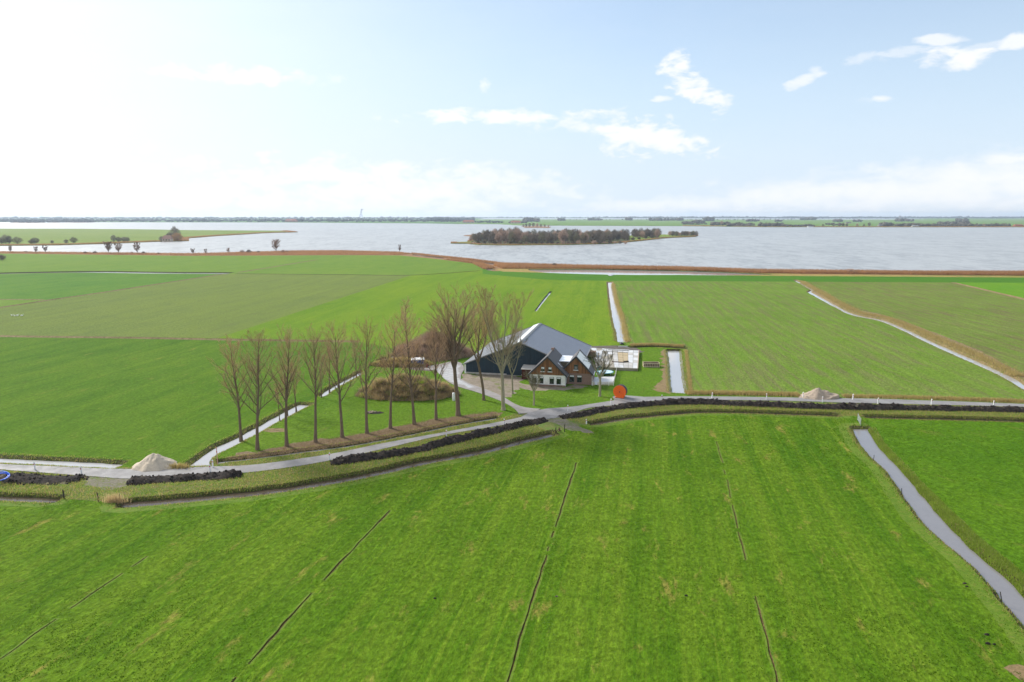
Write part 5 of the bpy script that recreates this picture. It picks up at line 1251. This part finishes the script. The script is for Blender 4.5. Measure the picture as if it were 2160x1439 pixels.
# ================================================================== CONCRETE YARD
padA = P(1247, 738); padB = P(1347, 744); padC = P(1344.5, 782.5); padD = P(1258, 779)
pad = empty('concrete_yard', (padD[0], padD[1], 0), 0); tag(pad, kind='structure')
def padpt(u, v):
    a = padD + (padC - padD) * u; b = padA + (padB - padA) * u; return a + (b - a) * v - padD
NU, NV = 9, 7
prd = random.Random(5)
for i in range(NU):
    for j in range(NV):
        g = .003
        q = [padpt(i / NU + g, j / NV + g), padpt((i + 1) / NU - g, j / NV + g), padpt((i + 1) / NU - g, (j + 1) / NV - g), padpt(i / NU + g, (j + 1) / NV - g)]
        z_ = .60 + prd.uniform(-.02, .02) - (.18 if (3 <= i <= 6 and 2 <= j <= 5) else 0)
        if i < 4: m_ = ('concrete_dirty' if prd.random() < .7 else 'concrete') if j < 5 else ('concrete_pale' if prd.random() < .6 else 'concrete_dirty')
        elif 5 <= i <= 6 and 2 <= j <= 5: m_ = 'tan_board'
        elif i == 4 and 2 <= j <= 5: m_ = 'concrete'
        else: m_ = 'concrete_pale' if prd.random() < .55 else 'concrete'
        vs = [(p[0], p[1], -.1) for p in q] + [(p[0], p[1], z_) for p in q]
        MB().add(vs, [(0, 3, 2, 1), (4, 5, 6, 7), (0, 1, 5, 4), (1, 2, 6, 5), (2, 3, 7, 6), (3, 0, 4, 7)]).build('slab', M[m_], pad)
def pbox(u0, v0, u1, v1, w_, h_, z0, mat, name):
    a = padpt(u0, v0); b = padpt(u1, v1); o = MB().beam((a[0], a[1], z0 + h_ / 2), (b[0], b[1], z0 + h_ / 2), w_, h_).build(name, M[mat]); o.location = (padD[0], padD[1], 0); return o
e = pbox(0, -.012, 1.0, -.012, .16, .72, -.02, 'concrete_dirty', 'yard_edge_wall'); tag(e, 'low dirty concrete wall along the front edge of the concrete yard', 'wall')
e = pbox(1.005, 0, 1.005, 1.0, .16, .72, -.02, 'tan_board', 'yard_edge_wall'); tag(e, 'tan wall along the right edge of the concrete yard', 'wall')
e = pbox(.35, .93, .80, .95, .5, .22, .62, 'concrete_pale', 'concrete_beam'); tag(e, 'long white beam lying across the back of the concrete yard', 'beam')
e = pbox(.40, .27, .68, .27, .28, .16, .62, 'brown_wood', 'timber_beam'); tag(e, 'thin brown timber lying in the middle of the concrete yard', 'timber')
e = pbox(.68, .28, .78, .31, .5, .30, .62, 'dark_wood', 'timber_beam'); tag(e, 'short dark timber pile at the right end of the thin brown timber', 'timber')
e = pbox(.12, .35, .2, .85, .6, .12, .62, 'concrete_pale', 'sheet_plank'); tag(e, 'white plank lying lengthwise on the dirty left part of the concrete yard', 'plank')
e = pbox(.03, .3, .11, .8, .5, .14, .62, 'concrete_pale', 'sheet_plank'); tag(e, 'white plank nearest the farmhouse on the concrete yard', 'plank')
# wood stack right behind house
c = P(1246, 757); ws = empty('wood_stack', (c[0], c[1], 0), -AXR, 'stacked firewood with a pale post at the right rear corner of the house', 'wood stack')
for j in range(6):
    for k in range(9):
        x = k * .24 + (.12 if j % 2 else 0) - .9; MB().tube((x, 0, .62 + .12 + j * .21), (x, 2.2, .62 + .12 + j * .21), .115, n=6).build('log', M['firewood'], ws)
MB().box(-1.15, -1.05, -.05, .05, 0, 2.3).build('post', M['white'], ws); MB().box(1.3, 1.4, -.05, .05, 0, 2.1).build('post', M['pale_wood'], ws)
# log store on the lawn
c = P(1374.5, 775); ls = empty('log_store', (c[0], c[1], 0), R(-3), 'pale wooden crate like log store filled with brown logs on the lawn', 'log store')
LWd, LDp, LHt = 3.9, 1.9, 1.05
for k in range(10):
    x = -LWd / 2 + LWd * k / 9
    MB().box(x - .06, x + .06, -.03, .05, 0, LHt).build('post', M['pale_wood'], ls); MB().box(x - .06, x + .06, LDp - .05, LDp + .03, 0, LHt).build('post', M['pale_wood'], ls)
for z_ in (.05, LHt - .12):
    for y_ in (-.06, LDp + .031): MB().box(-LWd / 2 - .08, LWd / 2 + .08, y_, y_ + .028, z_, z_ + .16).build('rail', M['pale_wood'], ls)
for s in (-1, 1):
    for z_ in (.05, .5, LHt - .12): MB().box(s * LWd / 2 - .015 + s * .08, s * LWd / 2 + .015 + s * .08, -.03, LDp + .02, z_, z_ + .15).build('end_board', M['pale_wood'], ls)
lr = random.Random(3)
for j in range(6):
    for k in range(13):
        y_ = .16 + k * .13; z_ = .14 + j * .165
        if j == 5 and lr.random() < .25: continue
        for s in range(2):
            x0 = -LWd / 2 + .1 + s * 1.9; MB().tube((x0 + lr.uniform(0, .08), y_, z_), (x0 + 1.75 + lr.uniform(0, .1), y_, z_ + lr.uniform(-.02, .02)), .075, n=5).build('log', M['firewood'], ls)
# ================================================================== CABLE DRUM
c = P(1308.3, 838.5); dr = empty('cable_drum', (c[0], c[1], .08), R(-23), 'big orange cable drum standing on its rim at the road edge', 'cable drum')
Rr = 1.32
def disc(y0, y1, r_, mat, name, n_=40):
    return MB().tube((0, y0, Rr), (0, y1, Rr), r_, n=n_).build(name, mat, dr, False)
f1 = disc(-.75, -.66, Rr, M['orange'], 'flange'); disc(.66, .75, Rr, M['flange_grey'], 'flange'); disc(-.655, .655, Rr * .72, M['cable'], 'cable_winding'); 
for k in range(12):
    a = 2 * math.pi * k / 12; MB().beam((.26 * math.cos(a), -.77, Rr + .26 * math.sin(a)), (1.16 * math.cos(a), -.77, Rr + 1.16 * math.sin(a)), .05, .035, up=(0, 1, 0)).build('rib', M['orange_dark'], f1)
rg = MB()
for k in range(36):
    a = 2 * math.pi * k / 36; b = 2 * math.pi * (k + 1) / 36; rg.beam(((Rr - .04) * math.cos(a), -.70, Rr + (Rr - .04) * math.sin(a)), ((Rr - .04) * math.cos(b), -.70, Rr + (Rr - .04) * math.sin(b)), .2, .07, up=(0, 1, 0))
rg.build('rim', M['orange'], dr); 
MB().tube((0, -.86, Rr), (0, -.755, Rr), .13, n=12).build('hub', M['rust'], f1)
for k in range(6):
    a = 2 * math.pi * (k + .5) / 6; MB().tube((.45 * math.cos(a), -.80, Rr + .45 * math.sin(a)), (.45 * math.cos(a), -.755, Rr + .45 * math.sin(a)), .035, n=6).build('bolt', M['rust'], f1)
for s in (-1, 1): MB().beam((s * .75, -.95, .09), (s * .75, .95, .09), .2, .18).build('chock', M['orange'], dr)

# ================================================================== POSTS
def post_mesh():
    a = MB().prism([(-.075, 0), (.075, 0), (.075, .92), (.0, 1.06), (-.075, 1.0)], -.055, .055)
    b = MB().box(-.078, .078, -.06, -.0555, .70, .84)
    return a.mesh('post_body'), b.mesh('reflector')
pa, pb = post_mesh(); pa.materials.append(M['post_white']); pb.materials.append(M['red'])
posts = [(74, 991.5, 'white road post in front of the left end of the road beside the dark soil'), (172.5, 1001.5, 'white road post at the right end of the left dark soil bank'), (444, 996.5, 'white road post on the near road edge by the foot of the diagonal ditch'), (449, 986.5, 'white road post at the water corner of the diagonal ditch'),
         (695, 970.8, 'white road post at the left tip of the long soil bank below the poplars'), (941.7, 921.5, 'white road post by the middle of the long soil bank below the poplars'), (1064, 897.5, 'white road post near the lane mouth above the soil bank end'),
         (1198, 867.5, 'white road post left of the start of the longest soil bank'), (1289, 853.8, 'white road post just below left of the orange drum'), (1395.6, 845.5, 'white road post right of the orange drum below the tan bank'), (1502, 840.5, 'white road post right of the ditch east of the house'),
         (1617, 842.5, 'white road post midway between the house ditch and the brownish sand heap'), (1694, 839.5, 'white road post on the far road edge left of the brownish sand heap'), (1735, 849, 'white road post on the near road edge in front of the brownish sand heap'), (1798.6, 843.5, 'white road post on the far road edge right of the brownish sand heap'),
         (1851.6, 852, 'first white road post right of the field gate on the near road edge'), (1964.5, 854.5, 'second white road post from the right picture edge'), (2096, 858, 'white road post nearest the right picture edge'), (1237, 895, 'leaning white marker post at the ditch end by the worn crossing')]
for i, (x, y, lab) in enumerate(posts):
    c = P(x, y); r_ = empty('road_post', (c[0], c[1], .02), .15 * math.sin(i * 3.3), lab, 'road post', 'white posts along the road')
    r_.scale = (1.15, 1.15, 1.2 if i != 18 else .95); r_.rotation_euler[1] = .04 * math.sin(i * 5.1)
    link('post_body', pa, None, r_); link('reflector', pb, None, r_)
c = P(459.5, 982); st_ = empty('survey_stake', (c[0], c[1], 0), 0, 'tall thin pink stake beside the water corner of the diagonal ditch', 'stake')
MB().box(-.04, .04, -.04, .04, 0, 2.9).build('stake', M['pink'], st_); MB().box(-.055, .055, -.055, .055, 2.1, 2.35).build('tape', M['red'], st_)
wp = [(135, 1052, 1.25, .14, 'dark square fence post left of the grassy ditch crossing'), (208, 1058, 1.35, .12, 'dark fence post right of the grassy ditch crossing beside the reeds'), (252, 1056, .9, .10, 'short dark post behind the tan reed clump'),
      (1095, 934, 1.1, .09, 'thin dark post in the ditch below the long soil bank'), (1190.7, 911, 1.35, .11, 'thin dark post at the right of the broken boards by the worn crossing'), (1172, 912, .9, .14, 'short brown post among the broken boards by the worn crossing'),
      (1843, 969, .7, .07, 'short stick at the left bank of the near ditch, farthest one'), (1902, 1041, .8, .08, 'short stick at the left bank of the near ditch, middle one'), (2113, 1268, .9, .07, 'leaning stick at the left bank of the near ditch, nearest one')]
for i, (x, y, h, w_, lab) in enumerate(wp):
    c = P(x, y); o = MB().add([(-w_ / 2, -w_ / 2, -.5), (w_ / 2, -w_ / 2, -.5), (w_ / 2, w_ / 2, -.5), (-w_ / 2, w_ / 2, -.5), (-w_ / 2.3, -w_ / 2.3, h), (w_ / 2.3, -w_ / 2.3, h - .03), (w_ / 2.3, w_ / 2.3, h), (-w_ / 2.3, w_ / 2.3, h + .04)],
        [(0, 3, 2, 1), (4, 5, 6, 7), (0, 1, 5, 4), (1, 2, 6, 5), (2, 3, 7, 6), (3, 0, 4, 7)]).build('wooden_post', M['dark_wood']); o.location = (c[0], c[1], 0); o.rotation_euler = (.06 * math.sin(i * 7), .08 * math.sin(i * 4.2) + (.25 if i == 8 else 0), i)
    tag(o, lab, 'post')
# broken boards at the crossing
c = P(1178, 912); bb_ = empty('broken_boards', (c[0], c[1], 0), R(30), 'collapsed brown boards by the worn crossing at the ditch end', 'boards')
for k in range(6):
    a = (k - 3) * .3; MB().beam((a, 0, .1), (a + .9 * math.sin(k * 2.3), .6 * math.cos(k * 1.7), .55 + .1 * k % .3), .16, .05).build('board', M['brown_wood'], bb_)
# rest of reeds
q = np.array([P(236, 1063)]) + np.random.RandomState(3).randn(420, 2) * np.array([.75, .25]) + np.array([0, .7])
blades('reed_clump', np.column_stack([q, np.full(len(q), -.1)]), .4, 1.7, .06, M['reed_tan'], 'tan clump of dry reeds beside the grassy ditch crossing', 'reeds', 8, .25, kind=None)
# reeds at sand heap
q = np.array([P(375, 987)]) + np.random.RandomState(5).randn(900, 2) * np.array([1.0, .35])
blades('reed_clump', np.column_stack([q, np.full(len(q), .0)]), .3, .9, .07, M['rough_brown'], 'brown clump of dry stems right of the tall sand heap', 'reeds', 9, .3, kind=None)
# field gate
ga, gb = P(1809, 886), P(1815, 897.5); L = float(np.linalg.norm(gb - ga)); gt = empty('field_gate', (ga[0], ga[1], 0), math.atan2(gb[1] - ga[1], gb[0] - ga[0]), 'grey metal field gate at the head of the wide near ditch', 'gate')
for z_ in (.15, .4, .65, .9, 1.15): MB().tube((0, 0, z_), (L, 0, z_), .035, n=6).build('bar', M['steel'], gt)
for x in (0, L * .5, L): MB().tube((x, 0, 0 if x != L * .5 else .15), (x, 0, 1.35 if x != L * .5 else 1.15), .05, n=6).build('upright', M['steel'], gt)
# concrete culvert and blue hose
cz = P(1312.5, 727); cv = MB().tube((0, 0, -.2), (0, 1.6, -.2), .65, n=16).build('culvert_pipe', M['cable']); cv.location = (cz[0], cz[1], 0); tag(cv, 'dark culvert mouth at the near end of the bright ditch behind the barn', 'culvert')
e = MB().box(-1.3, 1.3, -.2, .1, -.1, .22).build('culvert_kerb', M['concrete_pale']); c = P(1314, 731.5); e.location = (c[0], c[1], 0); tag(e, 'white concrete kerb over the culvert behind the concrete yard', 'kerb')
c = P(1, 1017); hs = MB(); pts = []
for k in range(70):
    a = k * .42; r_ = 1.15 + .10 * math.sin(k * 1.1) + .004 * k; pts.append(Vector((r_ * math.cos(a) * 1.0, .75 * r_ * math.sin(a), .95 + .10 * math.sin(a * .5) + .004 * k)))
chain(hs, pts, [.055] * len(pts), 6); hs.build('blue_hose', M['blue_hose'], None, True); ho = bpy.data.objects['blue_hose']; ho.location = (c[0], c[1], -.1); ho.rotation_euler = (R(18), 0, .3); tag(ho, 'coil of bright blue hose on the dark soil at the left edge', 'hose')
# white tank
c = P(957, 845); wt = empty('standing_tank', (c[0], c[1], 0), 0, 'upright white cylinder standing on grass right of the bramble mound', 'tank')
MB().lathe([(.27, 0), (.29, .05), (.29, 1.42), (.25, 1.5)], 18).build('body', M['white'], wt, True); MB().lathe([(.30, 1.5), (.31, 1.56), (.18, 1.66), (.05, 1.68)], 18).build('cap', M['white'], wt, True)
# blue and white covered trailer
c = P(880, 773); tl = empty('covered_trailer', (c[0], c[1], 0), R(6), 'white topped trailer with blue tarpaulin sides at the end of the mud track', 'trailer')
MB().box(-1.7, 1.7, 0, 1.7, .45, .7).build('bed', M['steel'], tl)
MB().add([(-1.65, .05, .7), (1.65, .05, .7), (1.65, 1.65, .7), (-1.65, 1.65, .7), (-1.5, .0, 1.62), (1.85, .0, 1.68), (1.75, 1.7, 1.85), (-1.4, 1.7, 1.8)], [(0, 3, 2, 1), (0, 1, 5, 4), (1, 2, 6, 5), (2, 3, 7, 6), (3, 0, 4, 7)]).build('side_cover', M['blue'], tl)
MB().add([(-1.55, -.06, 1.6), (1.9, -.06, 1.66), (1.8, 1.76, 1.87), (-1.45, 1.76, 1.82), (-1.5, -.04, 1.72), (1.85, -.04, 1.8), (1.75, 1.7, 2.0), (-1.4, 1.7, 1.95)], [(0, 3, 2, 1), (4, 5, 6, 7), (0, 1, 5, 4), (1, 2, 6, 5), (2, 3, 7, 6), (3, 0, 4, 7)]).build('top_cover', M['white'], tl)
for k, (x, w_) in enumerate(((-1.2, .5), (.1, .35), (.75, .5))): MB().beam((x, -.03, .75), (x + .35, -.05, 1.55), w_ * .5, .04).build('tarp_stripe', M['white'], tl)
for x in (-1.0, 1.0):
    for y_ in (.02, 1.5):
        wh = MB().tube((x, y_, .34), (x, y_ + .18, .34), .34, n=14).build('wheel', M['cable'], tl); MB().tube((x, y_ - .01, .34), (x, y_ + .005, .34), .16, n=10).build('rim', M['steel'], wh)
c = P(901, 776); bd = empty('oil_drum', (c[0], c[1], 0), 0, 'rusty red drum right of the covered trailer', 'drum')
MB().lathe([(.3, 0), (.3, .3), (.31, .32), (.3, .34), (.3, .62), (.31, .64), (.3, .66), (.3, .92)], 14).build('body', M['rust'], bd, True); MB().lathe([(.27, .93), (.27, .95)], 14).build('lid', M['rust'], bd)
# fire patch on tree lawn
c = P(788, 872); a0 = heap('ash_patch', 788, 873.5, 2.0, .8, .12, M['soil'], 'round burnt patch with charred wood on the lawn behind the sixth poplar', 'ash patch', 21, 1.5, nz=.3, n_r=8, n_a=24)
fr = random.Random(8)
for k in range(9):
    x, y_ = c[0] + fr.uniform(-1.2, 1.2), c[1] + .4 + fr.uniform(-.4, .4); a = fr.uniform(0, 3.1); l = fr.uniform(.3, .8)
    o = MB().beam((-l, 0, 0), (l, 0, .05), .12, .1).build('charred_stick', M['sand2'] if k % 2 else M['ash']); o.location = (x, y_, .16); o.rotation_euler = (0, 0, a); tag(o, 'pale charred stick lying on the burnt patch', 'stick', 'sticks on the burnt patch')
# molehills, swans
for i, (x, y, r_, lab) in enumerate([(2037, 1233, .16, 'dark molehill in the near field, upper one of the pair by the ditch'), (2041, 1239, .13, 'dark molehill in the near field, lower one of the pair by the ditch'), (2084, 1341, .16, 'dark molehill in the lower right of the field, topmost'), (2086, 1360, .16, 'dark molehill in the lower right of the field, left bottom'), (2099, 1361, .11, 'smallest dark molehill in the lower right of the field'),
                              (1174, 1260, .12, 'tiny dark molehill right of the third drain furrow'), (1448, 1258, .12, 'tiny dark molehill left of the rightmost drain furrow'), (917, 1264, .12, 'tiny dark molehill between the two middle drain furrows')]):
    heap('molehill', x, y, r_ * 1.5, r_, r_ * .6, M['soil'], lab, 'molehill', 30 + i, 1.4, n_r=5, n_a=12, nz=.3)
def swan(px, py, lab):
    c = P(px, py); s = empty('swan', (c[0], c[1], .05), px * .7, lab, 'bird', 'white swans grazing in the olive field')
    MB().lathe([(.02, -.45), (.17, -.3), (.24, 0), (.2, .25), (.05, .45)], 10).build('body', M['white'], s).rotation_euler = (0, R(90), 0); s.children[0].location = (0, 0, .3)
    nk = MB(); chain(nk, [Vector((.35, 0, .35)), Vector((.5, 0, .55)), Vector((.48, 0, .8)), Vector((.6, 0, .85))], [.06, .045, .04, .05], 5); nk.build('neck', M['white'], s)
for x, y, lab in ((25, 667, 'leftmost white swan grazing in the olive field'), (31, 667.6, 'second white swan from the left in the olive field'), (37, 667, 'third white swan from the left in the olive field'), (46, 667.4, 'rightmost white swan in the olive field')): swan(x, y, lab)
# small boats/white specks on far shore are houses above

# ================================================================== BRAMBLE AND BRUSH MOUNDS
def bursts(core, name, nb_, per, l0, l1, w_, mat, seed):
    me = core.data; vs = np.array([v.co[:] for v in me.vertices]); rr = np.random.RandomState(seed); ok = np.where(vs[:, 2] > .0)[0]
    c = vs[rr.choice(ok, nb_)]; sc_ = rr.uniform(.5, 1.3, nb_); n_ = nb_ * per
    p0 = np.repeat(c, per, 0) + rr.randn(n_, 3) * np.array([.45, .45, .12]); sc2 = np.repeat(sc_, per)[:, None]
    d = rr.randn(n_, 3); d[:, 2] = np.abs(d[:, 2]) + .35; d /= np.linalg.norm(d, axis=1)[:, None]
    L_ = rr.uniform(l0, l1, (n_, 1)) * sc2; w = np.cross(d, rr.randn(n_, 3)); w /= np.linalg.norm(w, axis=1)[:, None]
    v = np.empty((n_, 3, 3)); v[:, 0] = p0 + w * w_ / 2; v[:, 1] = p0 - w * w_ / 2; v[:, 2] = p0 + d * L_
    o = link(name, np_mesh(name, v.reshape(-1, 3), np.arange(n_ * 3).reshape(-1, 3)), mat, core); o['kind'] = 'stuff'; return o
def mound_fuzz(core, name, n_, h0, h1, w_, mat, seed, label=None, cat=None):
    me = core.data; vs = np.array([v.co[:] for v in me.vertices]); rr = np.random.RandomState(seed)
    tri = np.array([p.vertices[:] for p in me.polygons]); ar = np.linalg.norm(np.cross(vs[tri[:, 1]] - vs[tri[:, 0]], vs[tri[:, 2]] - vs[tri[:, 0]]), axis=1)
    i = rr.choice(len(tri), n_, p=ar / ar.sum()); u = rr.rand(n_, 1); v = rr.rand(n_, 1); k = (u + v) > 1; u = np.where(k, 1 - u, u); v = np.where(k, 1 - v, v)
    p = vs[tri[i, 0]] * (1 - u - v) + vs[tri[i, 1]] * u + vs[tri[i, 2]] * v
    return blades(name, p, h0, h1, w_, mat, None, None, seed, 1.3, parent=core)
mb_ = heap('bramble_mound', 852, 846, 10.8, 4.6, 3.0, M['mound_core'], 'broad brown bramble covered mound between the poplars and the barn lane', 'bramble mound', 41, 1.7, nz=.55)
bursts(mb_, 'brambles', 420, 85, .5, 1.5, .055, M['bramble'], 11); bursts(mb_, 'grass_tangle', 160, 70, .4, 1.0, .06, M['rough_grass'], 12); bursts(mb_, 'dark_brambles', 200, 60, .4, 1.3, .05, M['twig_dark'], 13)
mound_fuzz(mb_, 'stems', 18000, .3, .9, .07, M['bramble'], 1); mound_fuzz(mb_, 'dark_stems', 6000, .3, .7, .10, M['twig_dark'], 2)
mb_ = heap('brush_heap', 908, 762, 10.5, 8.0, 5.2, M['mound_core'], 'tall reddish heap of cut branches behind the trailer', 'brush heap', 43, 1.1, nz=.30, second=(-8, 1.8, 9))
bursts(mb_, 'cut_branches', 420, 60, .8, 2.0, .06, M['twig_red'], 14); bursts(mb_, 'pale_cut_branches', 200, 60, .8, 1.9, .05, M['twig'], 15)
mound_fuzz(mb_, 'branches', 14000, .4, 1.1, .08, M['twig_red'], 3); mound_fuzz(mb_, 'pale_branches', 6000, .4, 1.0, .08, M['twig'], 4)
mb_ = heap('low_thicket', 845, 775, 8, 2.6, 1.4, M['bank_brown'], 'low dark thicket left of the brush heap along the ditch', 'thicket', 44, 1.6, nz=.25)
mound_fuzz(mb_, 'stems', 16000, .3, .9, .05, M['rough_brown'], 5); mound_fuzz(mb_, 'leaves', 5000, .2, .5, .12, M['evergreen'], 6)

# ------------------------------------------------------------------ haze
m, N = new_mat('haze'); vp = N.n('ShaderNodeVolumePrincipled')
vp.inputs['Color'].default_value = (.74, .86, 1.0, 1); vp.inputs['Density'].default_value = 7.0e-5; vp.inputs['Anisotropy'].default_value = .3
o_ = N.n('ShaderNodeOutputMaterial'); N.t.links.new(vp.outputs[0], o_.inputs['Volume'])
hz = MB().box(-17000, 17000, -17000, 17000, -3, 100).build('haze', m); tag(hz, 'thin pale air haze over the lake and fields', 'haze', kind='stuff')
